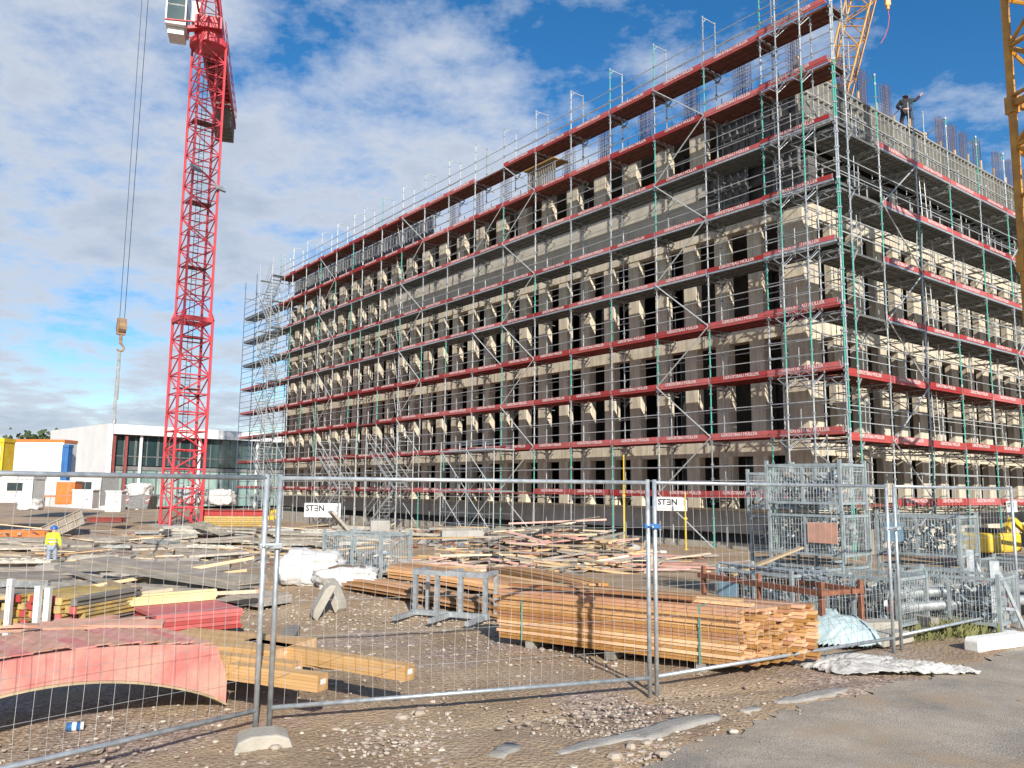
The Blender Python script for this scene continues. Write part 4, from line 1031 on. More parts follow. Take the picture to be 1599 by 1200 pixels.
# ---------------------------------------------------------------- site fences in front
def fence_panel(a, b, label, h=1.87, lean=0., zoff=.12, first=False):
    a, b = Vector(a), Vector(b); Lp = (b-a).length; rz = math.atan2((b-a).y, (b-a).x)
    o = T('mobile_fence', label, 'fence panel', (a.x, a.y, a.z+zoff), rz, 'mobile site fence panels in a row')
    sl = (b.z-a.z)/Lp
    def pt(x, z): return (x, z*lean, z+x*sl)
    r = .021
    m = MB(); m.tube(pt(0, -.12), pt(0, h), r, 10); m.build('post', 'galv', o, smooth=True)
    m = MB(); m.tube(pt(Lp, -.12), pt(Lp, h), r, 10); m.build('post', 'galv', o, smooth=True)
    m = MB(); m.tube(pt(0, h-.03), pt(Lp, h-.03), .019, 10); m.build('top_rail', 'galv', o, smooth=True)
    m = MB(); m.tube(pt(0, .05), pt(Lp, .05), .019, 10); m.build('bottom_rail', 'galv', o, smooth=True)
    m = MB(); x = .1; q = random.Random(int(Lp*100))
    def warp(x_, z_): return Vector(pt(x_, z_))+Vector((.010*math.sin(z_*5+x_*2.1), .012*math.sin(x_*3+z_*2), 0))
    while x < Lp-.03:
        zz = [.05+(h-.08)*k/8 for k in range(9)]
        for z0, z1 in zip(zz, zz[1:]): m.tube(warp(x, z0), warp(x, z1), .0017, 4, cap=False)
        x += .1
    z = .3
    while z < h-.1:
        n = 16
        for k in range(n): m.tube(warp(Lp*k/n, z), warp(Lp*(k+1)/n, z), .0017, 4, cap=False)
        z += .28
    m.build('wire_mesh', 'wire', o)
    return o
mat('wire', (.50, .51, .50), (.34, .35, .35), rough=.45, metal=.4, scale=6)
FA = P(-330, 1330); F0 = P(398, 1146); F1 = P(420, 1141); F2 = P(1015, 1089); F3 = P(1026, 1087); F4 = P(1396, 1020); F5 = P(1408, 1015); F6 = P(1640, 962)
fa = F0+(FA-F0).normalized()*3.5
fence_panel((fa.x, fa.y, 0), (F0.x, F0.y, 0), 'galvanised fence panel with sagging mesh at the lower left, in front of the pink formwork')
fence_panel((F1.x, F1.y, 0), (F2.x, F2.y, 0), 'galvanised fence panel in the middle, in front of the bare ground and timber beams')
fence_panel((F3.x, F3.y, 0), (F4.x, F4.y, 0), 'galvanised fence panel in front of the orange board stack, right of the middle panel', lean=.0)
f6 = F5+(F6-F5).normalized()*3.5
fence_panel((F5.x, F5.y, 0), (f6.x, f6.y, 0), 'galvanised fence panel at the right edge, in front of the steel pipes')
def clamp(a, b, z, label, blue=False):
    o = T('fence_clamp', label, 'clamp', (a.x, a.y, 0)); d = b-a
    m = MB(); m.bar((-.04, 0, z), (d.x+.04, d.y, z), .06, .045); m.tube((0, -.035, z), (d.x, d.y-.035, z), .012, 6)
    m.build('clamp_plate', 'blue' if blue else 'galv', o, bevel=.006); m = MB(); m.tube((d.x/2, -.06, z), (d.x/2, .06, z), .009, 6); m.build('bolt', 'galv', o)
clamp(F0, F1, 1.42, 'grey steel clamp joining the two posts of the left fence joint')
clamp(F2, F3, 1.55, 'blue clamp joining the two posts of the middle fence joint', True)
clamp(F4, F5, 1.45, 'steel clamp joining the two posts of the right fence joint')
def fence_foot(c, rz, label, L_=.62, W_=.24, H_=.13):
    m = MB(); p = [(-L_/2, 0), (L_/2, 0), (L_/2-.03, H_*.7), (L_/2-.12, H_), (-L_/2+.12, H_), (-L_/2+.03, H_*.7)]
    m.prism(p, -W_/2, W_/2); return tag(m.build('ballast_block', 'concrete_light', None, c, (0, 0, rz), bevel=.015), label, 'fence foot', 'concrete fence feet')
c = P(410, 1165); fence_foot((c.x, c.y, -.01), R(20), 'concrete fence foot under the left fence joint', L_=.42, W_=.26, H_=.11)
c = P(1390, 1005); fence_foot((c.x, c.y, 0), R(35), 'concrete fence foot under the right fence joint', L_=.7, W_=.26, H_=.15)

# kerb remains and stones by the road
def kerb(pts, w, label, h=.022):
    w *= 1.45
    m = MB(); n = len(pts); up_ = []; q = random.Random(n)
    fine = []
    for a, b in zip(pts, pts[1:]):
        k = max(3, int((b-a).length/.08))
        for i in range(k): fine.append(a.lerp(b, i/k))
    fine.append(pts[-1]); n = len(fine); vs = []
    for i, p in enumerate(fine):
        d = (fine[min(i+1, n-1)]-fine[max(i-1, 0)]).normalized(); s_ = Vector((-d.y, d.x, 0)); ww = w*(.75+.5*q.random())*(.35+.65*min(1, i/3, (n-1-i)/3) if n > 7 else 1)
        e = q.gauss(0, .012)
        for k_, (o_, z_) in enumerate(((-.5, -.03), (-.46, h*.8), (-.2, h), (.3, h*.9), (.46, h*.6), (.5, -.03))): vs.append((p.x+s_.x*ww*o_+e*(k_ > 2), p.y+s_.y*ww*o_+e, z_+q.gauss(0, .004)))
    m.add(vs, [(i*6+j, (i+1)*6+j, (i+1)*6+j+1, i*6+j+1) for i in range(n-1) for j in range(5)]+[(0, 1, 2, 3, 4, 5), tuple((n-1)*6+5-j for j in range(6))])
    tag(m.build('kerb_strip', 'kerb', smooth=True), label, 'kerb')
mat('kerb', (.36, .34, .31), (.24, .225, .20), rough=.95, scale=3, bump=.6, bscale=35)
kerb([P(872, 1180), P(940, 1162), P(1010, 1148), P(1075, 1128), P(1124, 1120)], .15, 'broken grey concrete kerb strip along the road edge at bottom centre')
kerb([P(1160, 1113), P(1182, 1106)], .07, 'short kerb crumb between the two long kerb strips', .015)
kerb([P(1212, 1097), P(1260, 1090), P(1322, 1077)], .15, 'flat grey kerb remnant at the road edge under the board stack', .015)
kerb([P(770, 1188), P(800, 1168)], .10, 'small grey concrete chunk on the dirt left of the kerb strip', .03)

def stones():
    q = random.Random(3)
    def rock(mb, c, r_, mi):
        n = 6; vs = []
        sc = (q.uniform(.7, 1.4), q.uniform(.7, 1.3), q.uniform(.45, .8)); a0 = q.uniform(0, 6)
        for z, k in ((-.6, .7), (.1, 1), (.75, .62)):
            for i in range(n):
                a = a0+2*math.pi*i/n; rr = r_*k*q.uniform(.82, 1.12); vs.append((c[0]+math.cos(a)*rr*sc[0], c[1]+math.sin(a)*rr*sc[1], c[2]+z*r_*sc[2]))
        mb.add(vs, [(k*n+i, k*n+(i+1) % n, (k+1)*n+(i+1) % n, (k+1)*n+i) for k in range(2) for i in range(n)]+[tuple(range(2*n, 3*n))], mi)
    m = MB()
    for k in range(5600):
        if k < 1500: px, py = q.uniform(-40, 1250), q.uniform(1040, 1230)
        elif k < 2500: px, py = q.gauss(980, 70), q.gauss(1150, 38)
        elif k < 3000: px, py = q.gauss(620, 60), q.gauss(1150, 30)
        elif k < 4000: px, py = q.uniform(380, 1000), q.uniform(930, 1040)
        else: px, py = q.uniform(380, 780), q.uniform(885, 985)
        if py > 1225 or py < 880: continue
        p = P(px, py)
        if p.y < 12 and road_side(p.x, p.y) > -.02+abs(q.gauss(0, .12)): continue
        r_ = min(.05, .005+abs(q.gauss(0, .009)))*(1.0 if k < 3000 else .9)*(1.35 if p.y > 9 else 1)
        rock(m, (p.x, p.y, hgt(p.x, p.y)+r_*.15), r_, q.choice((0, 0, 0, 1, 2)))
    tag(m.build('loose_gravel', ['stone', 'stone_b', 'stone_c'], smooth=False), 'loose pebbles and stones strewn over the dirt', 'gravel', kind='stuff')
    for k, (px, py, r_) in enumerate(((628, 1125, .05), (655, 1118, .045), (1010, 1165, .05), (985, 1172, .055), (960, 1188, .06), (1035, 1182, .05), (925, 1178, .05), (780, 1140, .03), (430, 1172, .05), (150, 1175, .05))):
        m = MB(); p = P(px, py); rock(m, (0, 0, 0), r_, 0)
        tag(m.build('stone', ['stone'], None, (p.x, p.y, r_*.3)), 'pale fist-sized stone lying on the dirt in the foreground', 'stone', 'pale stones in the foreground')
stones()

# ---------------------------------------------------------------- board stack (orange)
def board_mesh(L_, w, h, mt, q):
    m = MB(); m.bb((-L_/2, -w/2, 0), (L_/2, w/2, h), 0)
    for i, f in enumerate(m.f[-6:]):
        if i in (4, 5): m.m[-6+i] = 1
    return m.mesh('board', [mt, 'wood_end'])
def board_stack(name, label, a, b, depth, layers, h, per, seed, mats=('wood_orange', 'wood_orange', 'wood_orange', 'wood_red'), straps=(.12, .85), zbase=.1, jit=.011, gap=.004, sag=0., skew=0.):
    q = random.Random(seed); a, b = Vector(a), Vector(b); Lp = (b-a).length; rz = math.atan2((b-a).y, (b-a).x)
    z0 = hgt((a.x+b.x)/2, (a.y+b.y)/2)
    o = T(name, label, 'timber stack', ((a.x+b.x)/2, (a.y+b.y)/2, z0), rz)
    w = depth/per; items = []; ms = [[board_mesh(Lp+dl, w-.006, h-gap, mt, q) for dl in (0, -.05, .04)] for mt in mats]
    for l_ in range(layers):
        for k in range(per):
            me = q.choice(q.choice(ms)) if l_ < layers-2 else q.choice(ms[-1])
            items.append((-l_*10+k, me, (q.gauss(0, jit)+skew*k*w, w/2+k*w+q.gauss(0, .007)*(1+l_*.1), zbase+l_*h), (0, 0, q.gauss(0, .0022))))
    items.sort(key=lambda i: i[1].name); part_list(o, 'board', sorted(items, key=lambda i: (i[2][1] > w*1.2 and abs(i[2][2]) < zbase+(layers-1)*h-.01, -i[2][2])), None)
    for x in (-Lp*.35, 0, Lp*.35):
        m = MB(); m.bb((x-.05, .02, 0), (x+.05, depth-.02, zbase-.003)); m.build('bearer', 'wood_grey', o)
    for f in straps:
        m = MB(); x = -Lp/2+Lp*f; H_ = zbase+layers*h
        m.bb((x, -.018, zbase), (x+.018, -.012, H_+.004)); m.bb((x, -.012, H_+.002), (x+.018, depth+.012, H_+.006)); m.build('strap', 'strap_green', o)
    return o
A1, B1 = P(775, 1008), P(1160, 1060)
st = board_stack('board_stack', 'big strapped stack of orange boards behind the middle fence joint', (A1.x, A1.y, 0), (B1.x, B1.y, 0), 1.0, 16, .036, 7, 4, skew=.62)
q = random.Random(8); rzs = st.rotation_euler.z; dv = Vector((math.cos(rzs), math.sin(rzs), 0)); nv = Vector((-math.sin(rzs), math.cos(rzs), 0))
# slightly crossed loose top boards
for k, (f, n_, an, L_) in enumerate(((-.2, .12, .05, 2.3), (.25, .3, -.03, 2.6), (-.1, .5, .02, 2.9))):
    c = Vector(st.location)+dv*f+nv*n_; me = board_mesh(L_, .12, .03, ('wood_red', 'wood_orange', 'wood_fresh')[k], q)
    tag(link('board', me, None, (c.x, c.y, st.location.z+.1+16*.036+.006+.032*(k == 0)), (0, 0, rzs+an)), ('reddish loose board on top of the orange stack, nearest the viewer', 'orange loose board on top of the orange stack, centre one', 'pale loose board on top of the orange stack, rearmost')[k], 'board', 'loose boards on the orange stack')
# long amber bundles lying behind, towards the left
def long_bundle(a, b, label, n=20, seed=1, w=.7, h=.2, mats=('wood_amber', 'wood_orange')):
    q = random.Random(seed); a, b = Vector(a), Vector(b); rz = math.atan2((b-a).y, (b-a).x); Lp = (b-a).length
    z0 = min(hgt(a.x, a.y), hgt(b.x, b.y)); sl = math.atan2(hgt(b.x, b.y)-hgt(a.x, a.y), Lp)
    o = T('board_bundle', label, 'timber bundle', ((a.x+b.x)/2, (a.y+b.y)/2, (hgt(a.x, a.y)+hgt(b.x, b.y))/2+.03), rz); o.rotation_euler = (0, -sl, rz)
    rows = max(2, n//5); k = 0
    for l_ in range(rows):
        for j in range(5):
            m = MB(); L_ = Lp*q.uniform(.9, 1.0); th = h/rows; N_ = 8; bow = q.uniform(.0, .05)
            ww = w/5; x0 = -L_/2+q.gauss(0, .1)
            for s_ in range(N_):
                xa, xb = x0+L_*s_/N_, x0+L_*(s_+1)/N_
                za, zb = l_*th+bow*math.sin(math.pi*s_/N_), l_*th+bow*math.sin(math.pi*(s_+1)/N_)
                m.add([(xa, 0, za), (xb, 0, zb), (xb, ww*.92, zb), (xa, ww*.92, za), (xa, 0, za+th*.86), (xb, 0, zb+th*.86), (xb, ww*.92, zb+th*.86), (xa, ww*.92, za+th*.86)],
                      [(0, 3, 2, 1), (4, 5, 6, 7), (0, 1, 5, 4), (2, 3, 7, 6)]+([(0, 4, 7, 3)] if s_ == 0 else [])+([(1, 2, 6, 5)] if s_ == N_-1 else []))
            m.build('board', q.choice(mats), o, (0, j*ww+q.gauss(0, .02), 0), (0, 0, q.gauss(0, .006)))
long_bundle(P(462, 912), P(775, 968), 'long flat bundle of amber boards running left from behind the orange stack', seed=2, w=.5, h=.15)
long_bundle(P(600, 905), P(900, 955), 'higher bundle of bent amber boards behind the steel rack', seed=3, w=.9, h=.22)
long_bundle(P(760, 905), P(905, 940), 'short sagging bundle of amber boards below the scrap timber heap', seed=6, w=.7, h=.24)

# galvanised rack frame
def rack():
    c = P(648, 962); o = T('steel_rack', 'galvanised steel stacking rack standing before the amber boards', 'rack', c, R(-22))
    xs_ = (0, .46, .98); 
    m = MB(); m.bar((-.05, 0, .06), (1.15, 0, .06), .07, .07); m.bar((-.05, 0, .62), (1.15, 0, .62), .07, .07); m.build('frame', 'galv', o)
    for x in (0, .35, .72, 1.1): m = MB(); m.bar((x, 0, .08), (x, 0, .60), .06, .06); m.build('upright', 'galv', o)
    for x in (0, .55, 1.1): m = MB(); m.bar((x, -.6, .05), (x, 0, .05), .06, .06); m.build('arm', 'galv', o); m = MB(); m.bar((x, 0, .63), (x, .4, .63), .06, .06); m.build('arm', 'galv', o)
    for x in (0, 1.1): m = MB(); m.bar((x, .38, 0), (x, .38, .60), .05, .05); m.build('rear_upright', 'galv', o)
rack()
def paver_pair():
    for k, (px, py, rt, lb) in enumerate(((507, 966, (R(8), R(-62), R(20)), 'upright grey concrete fence foot leaning against its twin on the gravel bank'), (518, 955, (R(-5), R(58), R(-30)), 'tilted grey concrete fence foot, the higher of the leaning pair'))):
        c = P(px, py); o = fence_foot((c.x, c.y, c.z+.22), 0, lb, L_=.55, W_=.22, H_=.12); o.rotation_euler = rt
paver_pair()
# white bags
c = P(487, 908); sack('rubble_bag', 'bulging white bulk bag on the gravel bank, the left one of the near pair', c-Vector((0, 0, .03)), 1.0, .8, .55, seed=12)
c = P(540, 915); b2 = sack('rubble_bag', 'flat open white bag showing brown soil, right one of the near pair', c-Vector((0, 0, .03)), .95, .75, .36, seed=22, rz=.3)
m = MB(); n = 14; m.add([(.30*math.cos(2*math.pi*i/n)*(1+.15*math.sin(i*2.3)), .19*math.sin(2*math.pi*i/n), .33+.012*math.sin(i*1.7)) for i in range(n)]+[(0, 0, .38)], [(i, (i+1) % n, n) for i in range(n)]); m.build('soil_fill', 'soil', b2, (0, -.06, .0), (R(14), 0, 0))

# ---------------------------------------------------------------- wire crates
def crate_mesh():
    w, d, h = 1.25, .85, .72
    parts = {}
    f = MB()
    for x in (-w/2, w/2):
        for y in (-d/2, d/2): f.bb((x-.024, y-.024, 0), (x+.024, y+.024, h+.08))
    for z in (.12, h): 
        for y in (-d/2, d/2): f.bb((-w/2+.03, y-.018, z-.02), (w/2-.03, y+.018, z+.02))
        for x in (-w/2, w/2): f.bb((x-.018, -d/2+.03, z-.02), (x+.018, d/2-.03, z+.02))
    f.bb((-.02, -d/2-.016, .14), (.02, -d/2+.016, h-.02))
    parts['frame'] = f.mesh('frame', 'crate_steel')
    g = MB()
    for y in (-d/2, d/2):
        x = -w/2+.06
        while x < w/2-.03: g.tube((x, y, .12), (x, y, h), .0032, 4, cap=False); x += .05
        z = .17
        while z < h: g.tube((-w/2, y, z), (w/2, y, z), .0032, 4, cap=False); z += .1
    for x in (-w/2, w/2):
        y = -d/2+.06
        while y < d/2-.03: g.tube((x, y, .12), (x, y, h), .0032, 4, cap=False); y += .05
        z = .17
        while z < h: g.tube((x, -d/2, z), (x, d/2, z), .0032, 4, cap=False); z += .1
    parts['wire_panel'] = g.mesh('wire_panel', 'crate_steel')
    b = MB(); b.bb((-w/2+.03, -d/2+.03, .10), (w/2-.03, d/2-.03, .13)); parts['floor'] = b.mesh('floor', 'galv_old')
    return parts
mat('crate_steel', (.42, .48, .49), (.27, .315, .33), rough=.5, metal=.3, scale=7)
mat('sign_blue', (.22, .36, .46), (.18, .30, .40), rough=.6)
CP = crate_mesh()
def fill_mesh(seed, full, pipes=False):
    q = random.Random(seed); m = MB(); mm = ['galv_old', 'galv', 'wood_grey', 'crate_steel']
    for k in range(int(150*full)):
        z = .15+q.random()*.55*full; c = Vector((q.uniform(-.5, .5), q.uniform(-.33, .33), z)); d = Vector((q.gauss(0, 1), q.gauss(0, 1), q.gauss(0, .6))).normalized()*q.uniform(.04, .16)
        c2 = Vector((max(-.57, min(.57, c.x+d.x)), max(-.38, min(.38, c.y+d.y)), max(.14, min(.66, c.z+d.z))))
        if q.random() < .5: m.tube(c, c2, q.uniform(.015, .03), 6, q.choice((0, 0, 1, 3, 2)))
        else: m.box(c, (q.uniform(.04, .12), q.uniform(.04, .10), q.uniform(.03, .08)), q.choice((0, 0, 1, 3, 2)), (q.random()*3, q.random()*3, q.random()*3))
    if pipes:
        for k in range(12): y = q.uniform(-.36, .36); z = q.uniform(.6, .85); m.tube((-.75, y, z), (.75, y+q.gauss(0, .08), z+q.gauss(0, .04)), .024, 6, 1)
    return m.mesh('contents', mm)
fills = [fill_mesh(1, 1.), fill_mesh(2, .8), fill_mesh(3, .9, True), fill_mesh(4, .45)]
def crate(label, loc, rz, fill=0, plate=None, group='wire mesh crates of scaffold fittings'):
    o = T('wire_crate', label, 'wire crate', loc, rz, group)
    for k, v in CP.items(): link(k, v, o)
    tag(link('contents', fills[fill], o), kind='stuff')
    if plate:
        m = MB(); x, wd, mt = plate; m.bb((x, -.455, .3), (x+wd, -.447, .62)); m.build('name_plate', mt, o)
    return o
CR = R(-48)
mat('form_orange', (.55, .25, .16), (.42, .22, .15), rough=.6)
cspec = [
 ('steel wire crate of pipes with a blue plate, leftmost of the ground row', (3.85, 12.2, 0), 2, (-.6, .34, 'sign_blue')),
 ('steel wire crate of couplers just right of the rusty trestle end, ground row', (5.15, 11.9, 0), 0, None),
 ('bottom steel wire crate of the tall stack, mostly hidden', (5.0, 13.35, 0), 1, None),
 ('second steel wire crate of the tall stack with an orange panel showing', (5.02, 13.35, .80), 0, (.05, .5, 'form_orange')),
 ('topmost steel wire crate of the tall stack', (4.98, 13.32, 1.60), 1, None),
 ('steel wire crate with a pale blue plate, upper one right of the tall stack', (6.85, 13.5, .80), 1, (-.5, .3, 'sign_blue')),
 ('steel wire crate under the one with the pale blue plate', (6.85, 13.5, 0), 0, None),
 ('steel wire crate of fittings behind the right fence joint, ground row', (6.5, 12.0, 0), 1, None),
 ('rear steel wire crate just behind the topmost one of the tall stack', (5.0, 14.5, 1.50), 3, None),
 ('rear steel wire crate behind the middle of the tall stack', (5.05, 14.5, .75), 1, None),
 ('rear steel wire crate at the bottom behind the tall stack', (5.05, 14.5, 0), 1, None),
 ('steel wire crate at the right edge behind the steel pipes', (9.1, 14.6, 0), 1, None),
 ('second steel wire crate at the right edge, behind the first', (10.3, 14.9, 0), 0, None),
]
for k, (lb, (i, j, z), fl, pl) in enumerate(cspec): crate(lb, Vector((i, j, hgt(i, j)-.01+z)), CR+R((k*37 % 9)-4), fl, pl)
# left wire crate near the white bags
c = P(572, 898); crate('lone grey wire crate beside the white bags on the gravel bank', c, R(-28), 3)

# steel pipes, stands
def pipes():
    a = P(1395, 985); d = Vector((1, .40, 0)).normalized()
    for k in range(7):
        r_ = .075; off = Vector((-d.y, d.x, 0))*(k % 4)*.2; z = .30+(k // 4)*.17
        o = T('steel_pipe', ('grey steel pipe lying on the ground rack behind the right fence panel'), 'pipe', (a.x+off.x-.2*(k % 3), a.y+off.y, z), math.atan2(d.y, d.x), 'grey steel pipes behind the right fence panel')
        m = MB(); m.tube((0, 0, 0), (5.5, 0, 0), r_, 12); m.build('pipe', 'galv_old', o, smooth=True)
        m = MB(); m.tube((-.02, 0, 0), (.05, 0, 0), r_+.02, 12); m.tube((2.2, 0, 0), (2.3, 0, 0), r_+.02, 12); m.build('collar', 'grey_paint' if k % 3 else 'form_red', o)
    for i, (px, py, lb) in enumerate(((1442, 985, 'left timber bearer under the steel pipes'), (1552, 978, 'right timber bearer under the steel pipes'))):
        c = P(px, py); m = MB(); m.bb((-.07, -.2, 0), (.07, 1.1, .2)); tag(m.build('bearer', 'wood_grey', None, c, (0, 0, R(20))), lb, 'bearer')
    for px, py, h_, lb in ((1558, 985, .95, 'galvanised stand with a sloping brace in front of the pipe ends'), (1520, 960, 1.0, 'galvanised stand behind the pipes, left of its twin')):
        c = P(px, py); o = T('pipe_stand', lb, 'stand', c, R(-15)); 
        m = MB(); m.bb((-.06, -.04, 0), (.06, .04, h_)); m.bb((-.2, -.12, 0), (.2, .12, .03)); m.build('post', 'galv', o)
        m = MB(); m.bar((.06, 0, h_*.85), (.34, 0, .03), .06, .04); m.bar((.06, 0, .3), (.25, 0, .3), .05, .04); m.build('brace', 'galv', o)
    c = P(1395, 1012)
pipes()
def trestle():
    a, b = P(1100, 965), P(1290, 1008); 
    o = T('rusty_trestle', 'rusty steel frame on thin legs behind the orange stack', 'trestle', (a.x, a.y, 0), math.atan2(b.y-a.y, b.x-a.x)); Lp = (b-a).length; h_ = .62
    m = MB(); m.bar((-.1, 0, h_), (Lp, 0, h_), .07, .07); m.bar((-.1, .7, h_), (Lp, .7, h_), .07, .07); m.bar((0, 0, h_), (0, .7, h_), .06, .06); m.bar((Lp-.05, 0, h_), (Lp-.05, .7, h_), .06, .06); m.build('frame', 'rust', o)
    for x in (0, Lp*.5, Lp-.04):
        for y in (0, .7): m = MB(); m.bar((x, y, 0), (x, y, h_+.14), .055, .055); m.build('leg', 'rust', o)
    tag(link('board', board_mesh(1.5, .09, .03, 'wood_pale', rnd), None, (a.x+1.0, a.y+.1, .82), (0, R(-14), R(28))), 'pale loose batten laid sloping across the rusty trestle', 'board')
trestle()

def sheet(name, label, cat, loc, sx, sy, h, mt, seed, rz=0, n=80, fold=1., outline=None):
    from mathutils import noise
    vs = []; fs = []; keep = {}
    for j in range(n+1):
        for i in range(n+1):
            u, v = i/n*2-1, j/n*2-1
            rr = math.sqrt(u*u+v*v); a = math.atan2(v, u)
            lim = .80+.20*noise.noise((math.cos(a)*1.1+seed, math.sin(a)*1.1, 0))
            x, y = u*sx/2, v*sy/2
            wx_, wy_ = u*1.6+.5*noise.noise((u*2, v*2, seed)), v*1.6+.5*noise.noise((u*2, v*2, seed+7))
            rid = lambda f, o_: (1-abs(noise.noise((wx_*f+o_, wy_*f*.8-o_, seed)))*2.4)
            k1 = max(0, rid(1.1, 2)); k2 = max(0, rid(2.3, 5)); k3 = max(0, rid(5.0, 9)); edge = max(0, 1-(rr/lim)**3)
            z = .008+edge*(h*(.72+.16*k1)+fold*(.032*k2+.02*k3)+.006*noise.noise((u*30, v*30, seed)))+.02*fold*k3*(1-edge)
            if rr < lim: keep[(i, j)] = len(vs); vs.append((x+.04*k1*sx*.3, y+.04*k2*sy*.3, max(.006, z)))
    for j in range(n):
        for i in range(n):
            c4 = [(i, j), (i+1, j), (i+1, j+1), (i, j+1)]
            if all(c_ in keep for c_ in c4): fs.append(tuple(keep[c_] for c_ in c4))
    m = MB(); m.add(vs, fs); o = m.build(name, mt, None, loc, (0, 0, rz), smooth=True); so_ = o.modifiers.new('s', 'SOLIDIFY'); so_.thickness = .004; return tag(o, label, cat)
c = P(1307, 1012); sheet('plastic_sheet', 'pale blue crumpled plastic sheet draped over a pile under the rusty trestle end', 'plastic sheet', (c.x, c.y+.35, 0), 1.6, 1.2, .40, 'tarp_blue', 2, fold=1.3)
c = P(1345, 1043); sheet('plastic_film', 'crumpled clear plastic film on the ground by the right fence foot', 'plastic film', (c.x, c.y, 0), 1.75, .95, .06, 'film', 9, R(5), fold=1.5)
c = P(1432, 1048); sheet('plastic_film', 'trailing tail of white plastic film reaching the road', 'plastic film', (c.x, c.y, 0), 1.45, .5, .04, 'film', 15, R(-8), fold=1.4)
m = MB(); m.box((0, 0, .0), (.06, .05, .03)); c = P(1306, 1040); 
def foam():
    c = P(1560, 1012); m = MB(); m.prism([(-.55, 0), (.55, 0), (.55, .13), (.5, .16), (-.52, .16), (-.55, .12)], -.09, .09)
    tag(m.build('foam_block', 'foam', None, c, (0, 0, R(28)), bevel=.012), 'long white foam block lying at the road edge on the right', 'foam block')
    c = P(1372, 1000); m = MB(); m.bb((-.4, -.15, 0), (.4, .15, .2)); tag(m.build('concrete_block', 'concrete_light', None, (c.x, c.y+.25, 0), (0, 0, R(15)), bevel=.02), 'brown grey concrete block between blue sheet and weeds', 'concrete block')
foam()
def weeds():
    q = random.Random(2); m = MB()
    for k in range(2600):
        px, py = (q.uniform(1395, 1560), q.uniform(978, 1012)) if k < 1900 else (q.gauss(1490, 25), q.gauss(985, 8))
        if py > 1008-(px-1395)*.08: continue
        if q.random() < .3: continue
        p = P(px, py); h_ = q.uniform(.02, .10)*(2.0 if k > 1900 else 1); a = q.uniform(0, 6.28); b = q.gauss(0, .05)
        w = .006 if k < 1900 else .02
        dx_, dy_ = math.cos(a)*w, math.sin(a)*w
        m.add([(p.x-dx_, p.y-dy_, 0), (p.x+dx_, p.y+dy_, 0), (p.x+b+dx_*.8, p.y+b, h_*.6), (p.x+b*2, p.y+b*1.5, h_), (p.x+b-dx_*.8, p.y+b, h_*.6)], [(0, 1, 2, 4), (4, 2, 3)])
    tag(m.build('weeds', 'grass'), 'patch of green weeds under the steel pipes', 'weeds', kind='stuff')
weeds()

# ---------------------------------------------------------------- scrap timber heap
def scrap():
    q = random.Random(21); mats_ = ['wood_pale', 'wood_pale', 'wood_fresh', 'wood_pink', 'wood_grey', 'wood_pale', 'panel_face']
    ms = [board_mesh(L_, w, h, mt, q) for L_, w, h in ((2.4, .14, .03), (1.6, .18, .03), (1.1, .12, .05), (2.9, .10, .05), (.8, .4, .025)) for mt in set(mats_)]
    n = 0
    for k in range(290):
        if k < 235: px = q.gauss(862, 66); py = q.uniform(862, 894); 
        else: px = q.uniform(640, 1110); py = q.uniform(868, 895)
        p = P(px, py); c = P(862, 876); dd = (p-c); rr = math.hypot(dd.x/3.4, dd.y/3.2)
        z = hgt(p.x, p.y)+max(0, 1.15*(1-rr))*q.random()**.7+.04
        o = link('scrap_board', q.choice(ms), None, (p.x, p.y, z), (q.gauss(0, .10), max(-.16, min(.16, q.gauss(0, .09))), q.gauss(.1, .75)))
        tag(o, 'splintered board in the heap of scrap timber before the plinth', 'board', 'scrap timber boards in the heap'); n += 1
    # dark rubbish among them
    for k in range(16):
        p = P(q.gauss(900, 80), q.uniform(866, 890)); s_ = q.uniform(.2, .45)
        sack('rubbish_lump', 'small lump of pale rubbish among the scrap timber', (p.x, p.y, p.z+q.uniform(0, .25)), s_, s_*.8, s_*.5, q.choice(('bag_white', 'concrete', 'grey_paint')), seed=k, group='rubbish lumps in the scrap heap', cat='rubbish')
scrap()

